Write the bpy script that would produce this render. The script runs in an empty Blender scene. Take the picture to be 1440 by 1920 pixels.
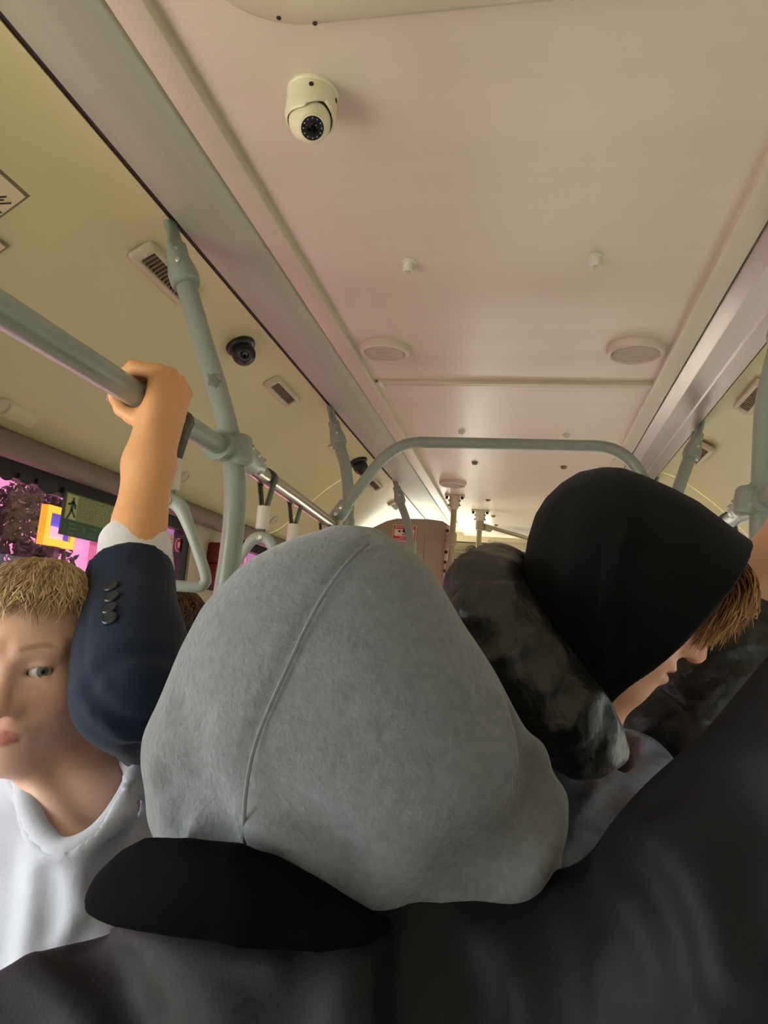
import bpy, bmesh, math, random
import numpy as np
from mathutils import Vector, Matrix
random.seed(4); rng = np.random.default_rng(7)
C = bpy.context.scene.collection
# ------------------------------------------------------------------ camera, world, sun, exposure
F_PX, W_PX, H_PX = 1330.0, 1440, 1920
CAM = np.array([0.0, 0.0, 1.65])
def _axes():
    fw = np.array([985-720, 1195-960, F_PX]); fw /= np.linalg.norm(fw)      # the bus's long axis in camera space
    dn = np.cross(fw, np.array([1, 0.08, 0.0])); dn /= np.linalg.norm(dn)
    if dn[1] < 0: dn = -dn
    rt = np.cross(fw, -dn); rt /= np.linalg.norm(rt)
    if rt[0] < 0: rt = -rt
    return np.stack([rt, fw, -dn])
RW = _axes()
cd = bpy.data.cameras.new('camera'); cam = bpy.data.objects.new('camera', cd); C.objects.link(cam)
m = Matrix.Identity(4)
cols = [RW @ np.array([1, 0, 0]), RW @ np.array([0, -1, 0]), RW @ np.array([0, 0, -1])]
for i in range(3):
    for j in range(3): m[j][i] = cols[i][j]
    m[i][3] = CAM[i]
cam.matrix_world = m
cd.sensor_fit = 'VERTICAL'; cd.sensor_height = 24; cd.lens = 24*F_PX/H_PX; cd.clip_start = 0.02
bpy.context.scene.camera = cam
w = bpy.data.worlds.new('sky'); bpy.context.scene.world = w; w.use_nodes = True
bg = w.node_tree.nodes['Background']; bg.inputs[0].default_value = (0.93, 0.97, 1.0, 1); bg.inputs[1].default_value = 4.5
sd = bpy.data.lights.new('sun', 'SUN'); sun = bpy.data.objects.new('sun', sd); C.objects.link(sun)
sd.energy = 30.0; sd.angle = math.radians(2); sd.color = (1.0, 0.965, 0.90); sun.rotation_euler = (math.radians(-44), math.radians(16), 0)
sc = bpy.context.scene
sc.view_settings.view_transform = 'Standard'; sc.view_settings.look = 'None'; sc.view_settings.gamma = 1
sc.view_settings.use_curve_mapping = False
sc.view_settings.exposure = 0.62

def ray(px, py): return RW @ np.array([px-720.0, py-960.0, F_PX])
def at(px, py, y):
    "world point seen at a pixel, at the distance y down the bus"
    d = ray(px, py); return CAM + d*(y/d[1])
def atx(px, py, x): d = ray(px, py); return CAM + d*(x/d[0])
# ------------------------------------------------------------------ materials
def srgb(r, g, b):
    f = lambda c: (c/255/12.92) if c/255 <= 0.04045 else ((c/255+0.055)/1.055)**2.4
    return (f(r), f(g), f(b), 1)
def mat(name, col, rough=0.5, metal=0.0, var=0.0, scale=20, bump=0.0, bscale=60, stretch=None, spec=0.5, vcol=False, sheen=0, coat=0, sss=0, bdist=0.01):
    m = bpy.data.materials.new(name); m.use_nodes = True; nt = m.node_tree; b = nt.nodes['Principled BSDF']
    b.inputs['Base Color'].default_value = col; b.inputs['Roughness'].default_value = rough; b.inputs['Metallic'].default_value = metal
    b.inputs['Specular IOR Level'].default_value = spec; b.inputs['Sheen Weight'].default_value = sheen; b.inputs['Coat Weight'].default_value = coat
    if sss: b.inputs['Subsurface Weight'].default_value = sss; b.inputs['Subsurface Radius'].default_value = (0.012, 0.004, 0.002); b.inputs['Subsurface Scale'].default_value = 1
    src = None
    if vcol:
        a = nt.nodes.new('ShaderNodeVertexColor'); a.layer_name = 'Col'; src = a.outputs[0]
    tc = nt.nodes.new('ShaderNodeTexCoord'); mp = nt.nodes.new('ShaderNodeMapping'); nt.links.new(tc.outputs['Object'], mp.inputs[0])
    if stretch: mp.inputs['Scale'].default_value = stretch
    if var:
        n = nt.nodes.new('ShaderNodeTexNoise'); n.inputs['Scale'].default_value = scale; n.inputs['Detail'].default_value = 5
        nt.links.new(mp.outputs[0], n.inputs['Vector'])
        r = nt.nodes.new('ShaderNodeMapRange'); r.inputs[1].default_value = 0.3; r.inputs[2].default_value = 0.7
        r.inputs[3].default_value = 1-var; r.inputs[4].default_value = 1+var; nt.links.new(n.outputs[0], r.inputs[0])
        mx = nt.nodes.new('ShaderNodeVectorMath'); mx.operation = 'SCALE'
        if src: nt.links.new(src, mx.inputs[0])
        else: mx.inputs[0].default_value = col[:3]
        nt.links.new(r.outputs[0], mx.inputs['Scale']); src = mx.outputs[0]
    if src: nt.links.new(src, b.inputs['Base Color'])
    if bump:
        n2 = nt.nodes.new('ShaderNodeTexNoise'); n2.inputs['Scale'].default_value = bscale; n2.inputs['Detail'].default_value = 4
        nt.links.new(mp.outputs[0], n2.inputs['Vector'])
        bp = nt.nodes.new('ShaderNodeBump'); bp.inputs['Strength'].default_value = bump; bp.inputs['Distance'].default_value = bdist
        nt.links.new(n2.outputs[0], bp.inputs['Height']); nt.links.new(bp.outputs[0], b.inputs['Normal'])
    return m
def glass(name, tint, gloss=0.08):
    m = bpy.data.materials.new(name); m.use_nodes = True; nt = m.node_tree; nt.nodes.clear()
    o = nt.nodes.new('ShaderNodeOutputMaterial'); mx = nt.nodes.new('ShaderNodeMixShader'); t = nt.nodes.new('ShaderNodeBsdfTransparent')
    g = nt.nodes.new('ShaderNodeBsdfGlossy'); g.inputs['Roughness'].default_value = 0.02; t.inputs[0].default_value = tint
    mx.inputs[0].default_value = gloss; nt.links.new(t.outputs[0], mx.inputs[1]); nt.links.new(g.outputs[0], mx.inputs[2]); nt.links.new(mx.outputs[0], o.inputs[0])
    return m
M = dict(
    ceil=mat('brushed_ceiling_panel', srgb(213, 201, 180), 0.34, 0, 0.03, 3, 0.05, 160, stretch=(0.15, 3, 1), spec=0.45),
    cove=mat('cove_plastic', srgb(206, 202, 150), 0.42, 0, 0.03, 2.5, 0.02, 60),
    alur=mat('mauve_reflection_aluminium', srgb(182, 172, 166), 0.34, 0.6, 0.06, 6, 0.03, 90, stretch=(8, 0.25, 8)), alu=mat('green_reflection_aluminium', srgb(168, 172, 150), 0.5, 0.12, 0.06, 6, 0.03, 90, stretch=(8, 0.25, 8)),  # one metal in two copies, mauve and green reflections put into the colours
    strip=mat('cream_strip', srgb(200, 190, 168), 0.4, 0.1, 0.02),
    rubber=mat('black_gasket', srgb(34, 30, 28), 0.6),
    pole=mat('grey_green_powder_coat', srgb(142, 152, 143), 0.32, 0, 0.03, 30, 0.02, 400, spec=0.5, coat=0.15),
    steelgrey=mat('grey_steel_tube', srgb(140, 138, 132), 0.3, 0.6), chrome=mat('worn_steel_tube', srgb(170, 165, 145), 0.22, 0.85, 0.06, 25),
    bolt=mat('zinc_bolt', srgb(215, 212, 195), 0.28, 0.7),
    vent=mat('vent_plastic', srgb(196, 188, 158), 0.45),
    ventd=mat('vent_dark', srgb(52, 44, 36), 0.7), slat=mat('vent_slat', srgb(128, 116, 88), 0.5),
    camw=mat('ivory_camera_shell', srgb(226, 222, 190), 0.35, coat=0.2), camb=mat('black_camera_shell', srgb(26, 26, 24), 0.3),
    lens=mat('lens_glass', srgb(10, 10, 14), 0.06, spec=0.9), led=mat('camera_diode', srgb(150, 146, 140), 0.2), ring=mat('lens_bezel', srgb(38, 38, 44), 0.25),
    speaker=mat('speaker_plastic', srgb(206, 192, 176), 0.45), grille=mat('speaker_grille', srgb(190, 175, 158), 0.6, 0, 0.1, 300, 0.5, 500),
    cream=mat('cream_panel', srgb(196, 184, 160), 0.5, 0, 0.03, 4), white=mat('white_plastic', srgb(214, 212, 196), 0.4),
    handle=mat('grey_handle_plastic', srgb(168, 178, 170), 0.35), strap=mat('olive_strap', srgb(84, 84, 72), 0.7, 0, 0.1, 60),
    wall=mat('wall_panel', srgb(150, 142, 132), 0.6, 0, 0.04, 6), floor=mat('speckled_floor', srgb(150, 146, 138), 0.7, 0, 0.2, 150),
    frame=mat('window_gasket', srgb(40, 38, 38), 0.6), taupe=mat('taupe_trim', srgb(128, 112, 100), 0.5),
    pink=glass('pink_filmed_glass', (0.50, 0.31, 0.41, 1)), dimmer=glass('light_cutting_glass', (0.42, 0.43, 0.42, 1), 0.05), clear=glass('clear_glass', (0.95, 0.96, 0.95, 1), 0.05),  # tint of the right-hand panes is added to cut light from that side
    cab=mat('beige_partition', srgb(158, 149, 124), 0.45, 0, 0.03, 4), steel=mat('stanchion_steel', srgb(172, 160, 132), 0.3, 0.6),
    red=mat('red_print', srgb(190, 44, 48), 0.5), paper=mat('white_paper', srgb(222, 214, 200), 0.6), ink=mat('black_ink', srgb(40, 36, 34), 0.6),
    paperc=mat('cream_paper', srgb(222, 208, 168), 0.6),
    signg=mat('olive_sign', srgb(136, 140, 96), 0.45), signd=mat('dark_green_sign', srgb(38, 84, 60), 0.4), signl=mat('pale_sign', srgb(190, 190, 130), 0.5),
    signt=mat('sign_lettering', srgb(168, 172, 124), 0.5),
    signt2=mat('pale_green_lettering', srgb(120, 160, 128), 0.5), maroon=mat('maroon_box', srgb(112, 22, 34), 0.35), orange=mat('orange_label', srgb(200, 130, 70), 0.5),
    magenta=mat('magenta_print', srgb(198, 30, 90), 0.5), pinkp=mat('pink_sheet', srgb(232, 170, 186), 0.6),
    skin=mat('skin', srgb(214, 164, 134), 0.45, 0, 0.03, 40, 0.06, 350, vcol=True, sss=0.25, bdist=0.002),
    eye=mat('eye', srgb(230, 226, 222), 0.12, vcol=True, spec=0.6), hairb=mat('blond_hair', srgb(168, 134, 92), 0.5, vcol=True), hairs=mat('hair_strand', srgb(120, 90, 60), 0.42, vcol=True),
    tee=mat('white_cotton', srgb(188, 191, 206), 0.8, 0, 0.02, 30, 0.15, 300, sheen=0.2, bdist=0.003),
    suit=mat('navy_wool', srgb(26, 36, 58), 0.8, 0, 0.10, 220, 0.15, 500, sheen=0.08, spec=0.2, bdist=0.002), cuff=mat('white_shirt_cotton', srgb(226, 222, 228), 0.7, 0, 0.02, 60, 0.1, 400, bdist=0.002),
    button=mat('navy_button', srgb(40, 42, 52), 0.25), grey=mat('heather_grey_fleece', srgb(110, 114, 120), 0.95, 0, 0.13, 150, 0.35, 260, sheen=0.3, bdist=0.004),
    seam=mat('grey_seam', srgb(112, 114, 118), 0.95, 0, 0.1, 150),
    coat=mat('black_coat_cloth', srgb(17, 17, 21), 0.6, 0, 0.12, 60, 0.1, 400, sheen=0.0, bdist=0.003, spec=0.20), collar=mat('black_collar_cloth', srgb(7, 7, 9), 0.9, 0, 0.1, 90, 0.15, 350, sheen=0.0, spec=0.05, bdist=0.003),
    bhood=mat('black_jersey', srgb(11, 11, 11), 0.88, 0, 0.08, 120, 0.1, 500, sheen=0.04, spec=0.15, bdist=0.002), puff=mat('black_nylon_puffer', srgb(22, 22, 19), 0.40, 0, 0.12, 20, 0.35, 38, spec=0.6, bdist=0.012),
    puffg=mat('lit_black_nylon', srgb(112, 120, 142), 0.36, 0, 0.10, 20, 0.35, 40, spec=0.6, bdist=0.010),  # black puffer nylon, lightened: the daylight on shoulder and chest is in its colour
    denim=mat('dark_trousers', srgb(40, 42, 52), 0.85, 0, 0.1, 90), shoe=mat('black_shoe', srgb(28, 27, 27), 0.5),
    road=mat('pale_asphalt', srgb(172, 168, 158), 0.9, 0, 0.1, 4), facade=mat('pale_facade', srgb(196, 172, 188), 0.8, 0, 0.06, 1.5), facade2=mat('brown_facade', srgb(160, 112, 128), 0.8, 0, 0.08, 2),
    pane=mat('far_window', srgb(110, 105, 130), 0.2), leaf=mat('dark_leaves', srgb(64, 66, 52), 0.8, 0, 0.3, 6), bark=mat('bark', srgb(80, 66, 58), 0.9, 0, 0.2, 20),
    yellow=mat('yellow_frame', srgb(250, 245, 20), 0.5), blue=mat('blue_poster', srgb(80, 110, 240), 0.5), redcar=mat('red_paint', srgb(190, 50, 50), 0.3), lilac=mat('lilac_dark_glass', srgb(120, 108, 116), 0.2),
    puffd=mat('dark_fabric', srgb(20, 20, 20), 0.8),
)
# dirty scuff on the first pole: wear with a shape of its own
def scuffed():
    m = M['pole'].copy(); m.name = 'scuffed_powder_coat'; nt = m.node_tree; b = nt.nodes['Principled BSDF']
    g = nt.nodes.new('ShaderNodeNewGeometry'); s = nt.nodes.new('ShaderNodeVectorMath'); s.operation = 'DISTANCE'; s.inputs[1].default_value = (-0.575, 1.152, 2.068)
    nt.links.new(g.outputs['Position'], s.inputs[0])
    n = nt.nodes.new('ShaderNodeTexNoise'); n.inputs['Scale'].default_value = 130; n.inputs['Detail'].default_value = 6; nt.links.new(g.outputs['Position'], n.inputs['Vector'])
    r = nt.nodes.new('ShaderNodeMapRange'); r.inputs[1].default_value = 0.0; r.inputs[2].default_value = 0.032; r.inputs[3].default_value = 0.75; r.inputs[4].default_value = 0.1
    nt.links.new(s.outputs['Value'], r.inputs[0])
    c = nt.nodes.new('ShaderNodeMath'); c.operation = 'LESS_THAN'; nt.links.new(n.outputs[0], c.inputs[0]); nt.links.new(r.outputs[0], c.inputs[1])
    k = nt.nodes.new('ShaderNodeMath'); k.operation = 'MULTIPLY'; k.inputs[1].default_value = 0.7; nt.links.new(c.outputs[0], k.inputs[0])
    mx = nt.nodes.new('ShaderNodeMixRGB'); nt.links.new(k.outputs[0], mx.inputs[0])
    old = b.inputs['Base Color'].links[0].from_socket; nt.links.new(old, mx.inputs[1]); mx.inputs[2].default_value = srgb(88, 84, 68); nt.links.new(mx.outputs[0], b.inputs['Base Color'])
    return m
M['scuff'] = scuffed()
# ------------------------------------------------------------------ object helpers
def link(name, me, material, parent=None, smooth=True):
    o = bpy.data.objects.new(name, me); C.objects.link(o)
    if material:
        me.materials.append(material)
    if smooth:
        me.polygons.foreach_set('use_smooth', [True]*len(me.polygons))
    if parent is not None: o.parent = parent; o.matrix_parent_inverse = parent_inv(parent)
    return o
def parent_inv(p):
    return p.matrix_basis.inverted() if p.type == 'EMPTY' else Matrix.Identity(4)      # meshes are built in world coordinates
def tag(o, label=None, cat=None, group=None, kind=None):
    if label: o['label'] = label
    if cat: o['category'] = cat
    if group: o['group'] = group
    if kind: o['kind'] = kind
    return o
def thing(name, label, cat, loc, group=None):
    o = bpy.data.objects.new(name, None); C.objects.link(o); o.location = Vector(loc); o.empty_display_size = 0.05
    return tag(o, label, cat, group)
class MB:
    def __init__(s): s.v = []; s.f = []
    def add(s, vs, fs):
        n = len(s.v); s.v += [tuple(map(float, p)) for p in vs]; s.f += [tuple(i+n for i in f) for f in fs]; return s
    def box(s, a, b):
        x0, y0, z0 = a; x1, y1, z1 = b
        return s.add([(x0,y0,z0),(x1,y0,z0),(x1,y1,z0),(x0,y1,z0),(x0,y0,z1),(x1,y0,z1),(x1,y1,z1),(x0,y1,z1)],
                     [(0,3,2,1),(4,5,6,7),(0,1,5,4),(1,2,6,5),(2,3,7,6),(3,0,4,7)])
    def obox(s, c, ax, half):
        c = np.array(c, float); ax = [np.array(a, float)/np.linalg.norm(a) for a in ax]
        P = [c+sx*half[0]*ax[0]+sy*half[1]*ax[1]+sz*half[2]*ax[2] for sz in (-1,1) for sy in (-1,1) for sx in (-1,1)]
        return s.add(P, [(0,2,3,1),(4,5,7,6),(0,1,5,4),(1,3,7,5),(3,2,6,7),(2,0,4,6)])
    def tube(s, pts, r, n=14, cap=True, closed=False, ry=None):
        pts = [np.array(p, float) for p in pts]; k = len(pts); rs = r if hasattr(r, '__len__') else [r]*k
        rings = []; up = None
        for i in range(k):
            a = pts[(i-1) % k] if (closed or i > 0) else pts[i]; b = pts[(i+1) % k] if (closed or i < k-1) else pts[i]
            t = (b-a)/(np.linalg.norm(b-a)+1e-12)
            if up is None:
                q = np.array([0,0,1.0]) if abs(t[2]) < 0.9 else np.array([1.0,0,0]); up = q-t*(q@t)
            else: up = up-t*(up@t)
            up /= np.linalg.norm(up); sd = np.cross(t, up)
            rings.append([pts[i]+rs[i]*(math.cos(2*math.pi*j/n)*sd+math.sin(2*math.pi*j/n)*up*(ry or 1)) for j in range(n)])
        vs = [p for rg in rings for p in rg]; fs = []
        for i in range(k if closed else k-1):
            i2 = (i+1) % k
            for j in range(n): fs.append((i*n+j, i*n+(j+1) % n, i2*n+(j+1) % n, i2*n+j))
        if cap and not closed: fs += [tuple(range(n))[::-1], tuple((k-1)*n+j for j in range(n))]
        return s.add(vs, fs)
    def lathe(s, prof, c, axis, n=32, ref=None):
        "prof: (radius, height) along axis from c"
        ax = np.array(axis, float); ax /= np.linalg.norm(ax); q = np.array([0,0,1.0]) if abs(ax[2]) < 0.9 else np.array([1.0,0,0])
        u = np.cross(q, ax); u /= np.linalg.norm(u); v = np.cross(ax, u); c = np.array(c, float); vs = []; fs = []
        for r, h in prof:
            for j in range(n):
                a = 2*math.pi*j/n; vs.append(c+ax*h+r*(math.cos(a)*u+math.sin(a)*v))
        for i in range(len(prof)-1):
            for j in range(n): fs.append((i*n+j, i*n+(j+1) % n, (i+1)*n+(j+1) % n, (i+1)*n+j))
        fs += [tuple(range(n))[::-1], tuple((len(prof)-1)*n+j for j in range(n))]
        return s.add(vs, fs)
    def prism(s, poly, y0, y1):
        "poly in (x,z) extruded along y"
        n = len(poly); vs = [(x, y0, z) for x, z in poly]+[(x, y1, z) for x, z in poly]
        fs = [tuple(range(n)), tuple(range(n, 2*n))[::-1]]+[(i, (i+1) % n, n+(i+1) % n, n+i) for i in range(n)]
        return s.add(vs, [f[::-1] for f in fs])
    def plate(s, poly, o, u, v, nrm, t):
        "2D polygon at o + a*u + b*v, thick t along nrm"
        o, u, v, nrm = [np.array(q, float) for q in (o, u, v, nrm)]; n = len(poly)
        vs = [o+a*u+b*v for a, b in poly]+[o+a*u+b*v+nrm*t for a, b in poly]
        fs = [tuple(range(n))[::-1], tuple(range(n, 2*n))]+[(i, (i+1) % n, n+(i+1) % n, n+i) for i in range(n)]
        return s.add(vs, fs)
    def mesh(s, name, bevel=0, seg=2):
        me = bpy.data.meshes.new(name); me.from_pydata(s.v, [], s.f); me.update()
        bm = bmesh.new(); bm.from_mesh(me); bmesh.ops.recalc_face_normals(bm, faces=bm.faces)
        if bevel:
            es = [e for e in bm.edges if len(e.link_faces) == 2 and e.calc_face_angle(0) > 0.5]
            bmesh.ops.bevel(bm, geom=es, offset=bevel, segments=seg, affect='EDGES', profile=0.5, clamp_overlap=True)
        bm.to_mesh(me); bm.free(); return me
    def build(s, name, material, parent=None, bevel=0, seg=2, angle=40):
        me = s.mesh(name, bevel, seg); o = link(name, me, material, parent)
        try: me.set_sharp_from_angle(angle=math.radians(angle))
        except Exception: pass
        return o
def smooth_path(pts, n=8):
    P = [np.array(p, float) for p in pts]; P = [2*P[0]-P[1]]+P+[2*P[-1]-P[-2]]; out = []
    for i in range(1, len(P)-2):
        for k in range(n):
            t = k/n; a, b, c, d = P[i-1:i+3]
            out.append(0.5*((2*b)+(-a+c)*t+(2*a-5*b+4*c-d)*t*t+(-a+3*b-3*c+d)*t**3))
    return out+[P[-2]]
def text(name, body, size, o, u, v, material, parent, depth=0.0006, align='LEFT', squash=1.0):
    cu = bpy.data.curves.new(name, 'FONT'); cu.body = body; cu.size = size; cu.extrude = depth; cu.align_x = align; cu.align_y = 'CENTER'; cu.resolution_u = 2
    t = bpy.data.objects.new(name, cu); C.objects.link(t); dg = bpy.context.evaluated_depsgraph_get()
    me = bpy.data.meshes.new_from_object(t.evaluated_get(dg)); bpy.data.objects.remove(t)
    u = np.array(u, float); v = np.array(v, float); n = np.cross(u, v); o = np.array(o, float)
    for q in me.vertices:
        p = o+u*q.co.x*squash+v*q.co.y+n*(q.co.z+depth); q.co = Vector(p)
    me.materials.clear()
    return link(name, me, material, parent, smooth=False)
# ------------------------------------------------------------------ signed-distance modelling
def V3(*a): return np.array(a, np.float32)
def ln(P): return np.sqrt((P*P).sum(-1))
def smin(a, b, k):
    h = np.maximum(k-np.abs(a-b), 0)/k; return np.minimum(a, b)-h*h*k*0.25
def smax(a, b, k): return -smin(-a, -b, k)
def sph(P, c, r): return ln(P-V3(*c))-r
def ell(P, c, r):
    q = (P-V3(*c)); r = V3(*r); k0 = ln(q/r); k1 = ln(q/(r*r)); return k0*(k0-1)/(k1+1e-9)
def cone(P, a, b, r1, r2):
    a = V3(*a); b = V3(*b); ab = b-a; t = np.clip(((P-a)@ab)/(ab@ab), 0, 1)[..., None]; return ln(P-a-ab*t)-(r1+(r2-r1)*t[..., 0])
def chain(P, pts, rs, k=0.02):
    f = None
    for i in range(len(pts)-1):
        g = cone(P, pts[i], pts[i+1], rs[i], rs[i+1]); f = g if f is None else smin(f, g, k)
    return f
def pdist(P, pts):
    f = None
    for i in range(len(pts)-1):
        g = cone(P, pts[i], pts[i+1], 0, 0); f = g if f is None else np.minimum(f, g)
    return f
def folds(P, f, lst):
    "lst of (polyline, amplitude, width): positive amplitude presses a groove, negative raises a ridge"
    for pts, amp, wd in lst:
        lo = np.min(pts, 0)-3*wd; hi = np.max(pts, 0)+3*wd
        mk = np.all((P > lo) & (P < hi), -1)
        if mk.any(): d = pdist(P[mk], pts); f[mk] += amp*np.exp(-(d/wd)**2)
    return f
def noise3(P, s, seed=0):
    q = P*s; r = np.random.default_rng(seed); out = 0
    for i in range(5):
        k = r.normal(size=3).astype(np.float32); k /= np.linalg.norm(k); ph = r.uniform(0, 6.28)
        out = out+np.sin(q@k*(1+0.6*i)+ph+1.3*np.sin(q@np.roll(k, 1)*0.8+ph*2))/(1+0.5*i)
    return out/2.5
def sdf_mesh(name, f, lo, hi, h, B=12):
    lo = np.array(lo, np.float32); hi = np.array(hi, np.float32); nb = np.ceil((hi-lo)/(h*B)).astype(int); n = nb*B
    ii = np.stack(np.meshgrid(*[np.arange(k) for k in nb], indexing='ij'), -1).reshape(-1, 3)
    ctr = lo+(ii*B+(B-1)/2)*h; dc = f(ctr.astype(np.float32)); act = np.abs(dc) < 0.5*math.sqrt(3)*(B+1)*h*1.25+0.012
    G = np.empty(n, np.float32); G[...] = np.repeat(np.repeat(np.repeat(dc.reshape(nb), B, 0), B, 1), B, 2)
    loc = np.stack(np.meshgrid(*[np.arange(B)]*3, indexing='ij'), -1).reshape(-1, 3)
    A = ii[act]
    for s in range(0, len(A), 100):
        a = A[s:s+100]; idx = (a[:, None, :]*B+loc[None]).reshape(-1, 3); G[idx[:, 0], idx[:, 1], idx[:, 2]] = f((lo+idx*h).astype(np.float32))
    G[0] = G[-1] = 1; G[:, 0] = G[:, -1] = 1; G[:, :, 0] = G[:, :, -1] = 1
    S = G < 0
    nx, ny, nz = n-1
    cnt = np.zeros((nx, ny, nz), np.int8)
    for dx in (0, 1):
        for dy in (0, 1):
            for dz in (0, 1): cnt += S[dx:dx+nx, dy:dy+ny, dz:dz+nz]
    cells = np.argwhere((cnt > 0) & (cnt < 8)); idm = -np.ones((nx, ny, nz), np.int32); idm[tuple(cells.T)] = np.arange(len(cells))
    acc = np.zeros((len(cells), 3)); num = np.zeros(len(cells))
    cor = [np.array([a, b, c]) for a in (0, 1) for b in (0, 1) for c in (0, 1)]
    for a in cor:
        for d in range(3):
            if a[d] == 0:
                b = a.copy(); b[d] = 1; pa = cells+a; pb = cells+b; ga = G[tuple(pa.T)]; gb = G[tuple(pb.T)]
                x = (ga < 0) != (gb < 0); t = np.where(x, ga/(ga-gb+1e-12), 0)
                acc[x] += (pa+(pb-pa)*t[:, None])[x]; num[x] += 1
    V = lo+acc/num[:, None]*h
    fs = []
    for d in range(3):
        e = [0, 0, 0]; e[d] = 1; u, v = (d+1) % 3, (d+2) % 3
        sl0 = [slice(1, k-1) for k in n]; sl1 = list(sl0); sl1[d] = slice(2, n[d])
        A0 = S[tuple(sl0)]; A1 = S[tuple(sl1)]; p = np.argwhere(A0 != A1)+1
        def cid(du, dv):
            q = p.copy(); q[:, u] += du; q[:, v] += dv; return idm[tuple(q.T)]
        quad = np.stack([cid(-1, -1), cid(0, -1), cid(0, 0), cid(-1, 0)], 1); ins = S[tuple(p.T)]
        quad[~ins] = quad[~ins][:, ::-1]; fs.append(quad)
    Fq = np.concatenate(fs); Fq = Fq[(Fq >= 0).all(1)]
    me = bpy.data.meshes.new(name); me.vertices.add(len(V)); me.vertices.foreach_set('co', V.astype(np.float32).ravel())
    me.loops.add(Fq.size); me.loops.foreach_set('vertex_index', Fq.ravel().astype(np.int32)); me.polygons.add(len(Fq))
    me.polygons.foreach_set('loop_start', np.arange(0, Fq.size, 4, dtype=np.int32)); me.update(calc_edges=True); me.validate()
    return me, V.astype(np.float32)
def sdf_obj(name, f, lo, hi, h, material, parent=None, color=None):
    me, V = sdf_mesh(name, f, lo, hi, h)
    if color is not None:
        c = color(V); a = me.color_attributes.new('Col', 'FLOAT_COLOR', 'POINT'); a.data.foreach_set('color', np.concatenate([c, np.ones((len(c), 1))], 1).astype(np.float32).ravel())
    return link(name, me, material, parent)
def march(f, px, py, y0=0.1, y1=3.0):
    "first point of the surface f on a line of sight"
    d = ray(px, py).astype(np.float32); d /= np.linalg.norm(d); t = y0
    for _ in range(400):
        p = CAM.astype(np.float32)+d*t; v = float(f(p[None])[0])
        if v < 0.0004: return p
        t += max(v*0.7, 0.0008)
        if t > y1: break
    return None
def marched(f, pl, sub=4):
    pl = smooth_path([np.array([a, b, 0.0]) for a, b in pl], sub); return [q for q in (march(f, a, b) for a, b, _ in pl) if q is not None]
def frame_mat(origin, fwd, up, s=1.0):
    fwd = np.array(fwd, float); fwd /= np.linalg.norm(fwd); up = np.array(up, float); up = up-fwd*(up@fwd); up /= np.linalg.norm(up)
    right = np.cross(fwd, up); return np.array(origin, np.float32), np.stack([right, fwd, up]).astype(np.float32), s     # rows: local axes in the world
def to_local(P, fr): return (P-fr[0])@fr[1].T/fr[2]
def to_world(p, fr): return np.array(p, np.float32)@fr[1]*fr[2]+fr[0]
# ================================================================== THE SETTING: bus shell
Y0, Y1 = -3.0, 5.6
XL, XR = -1.25, 1.05
cl = MB().box((-0.72, Y0, 2.43), (0.52, Y1, 2.47)).build('ceiling', M['ceil']); tag(cl, kind='structure')
for a, b in ((Y0, 2.062), (2.088, Y1)):
    MB().box((-0.505, a, 2.404), (0.365, b, 2.43)).build('ceiling_panel', M['ceil'], cl)
t1 = MB().box((-0.485, 2.058, 2.392), (0.345, 2.070, 2.408)).box((-0.478, 2.074, 2.394), (0.340, 2.092, 2.408)).box((-0.49, 2.07, 2.398), (0.35, 2.074, 2.408))
t1 = t1.build('trim_1', M['strip'], bevel=0.002); tag(t1, kind='structure')
for xx in (-0.482, 0.334): MB().box((xx, 2.056, 2.388), (xx+0.014, 2.094, 2.394)).build('end_clip', M['white'], t1, bevel=0.001)
def rail_trim(name, s):
    X = lambda x: x if s < 0 else -0.2-x+0.028
    pc = [(-0.700, 2.395), (-0.690, 2.382), (-0.640, 2.376), (-0.600, 2.380), (-0.556, 2.389), (-0.549, 2.396), (-0.549, 2.428), (-0.700, 2.428)]
    if s > 0: pc = [(-0.690, 2.394), (-0.687, 2.366), (-0.645, 2.374), (-0.642, 2.379), (-0.584, 2.372), (-0.580, 2.376), (-0.553, 2.393), (-0.551, 2.400), (-0.551, 2.428), (-0.690, 2.428)]
    o = MB().prism([(X(x), z) for x, z in pc], Y0, 4.9).build(name, M['alu' if s < 0 else 'alur'], bevel=0.0015); tag(o, kind='structure')
    MB().prism([(X(x), z) for x, z in [(-0.546, 2.386), (-0.500, 2.388), (-0.497, 2.394), (-0.497, 2.428), (-0.546, 2.428)]], Y0, 4.9).build('edge_strip', M['strip'], o, bevel=0.001)
    MB().prism([(X(x), z) for x, z in ([(-0.722, 2.396), (-0.700, 2.398), (-0.700, 2.428), (-0.722, 2.428)] if s < 0 else [(-0.722, 2.404), (-0.688, 2.404), (-0.688, 2.428), (-0.722, 2.428)])], Y0, 4.9).build('gap_gasket', M['rubber'], o)
    return o
rail_trim('trim_2', -1); rail_trim('trim_3', 1)
PROF = [(-0.7125, 2.394), (-0.735, 2.390), (-0.78, 2.374), (-0.81, 2.358), (-0.88, 2.310), (-0.95, 2.257), (-1.04, 2.172), (-1.12, 2.095), (-1.17, 2.055), (-1.215, 2.035)]
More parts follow.
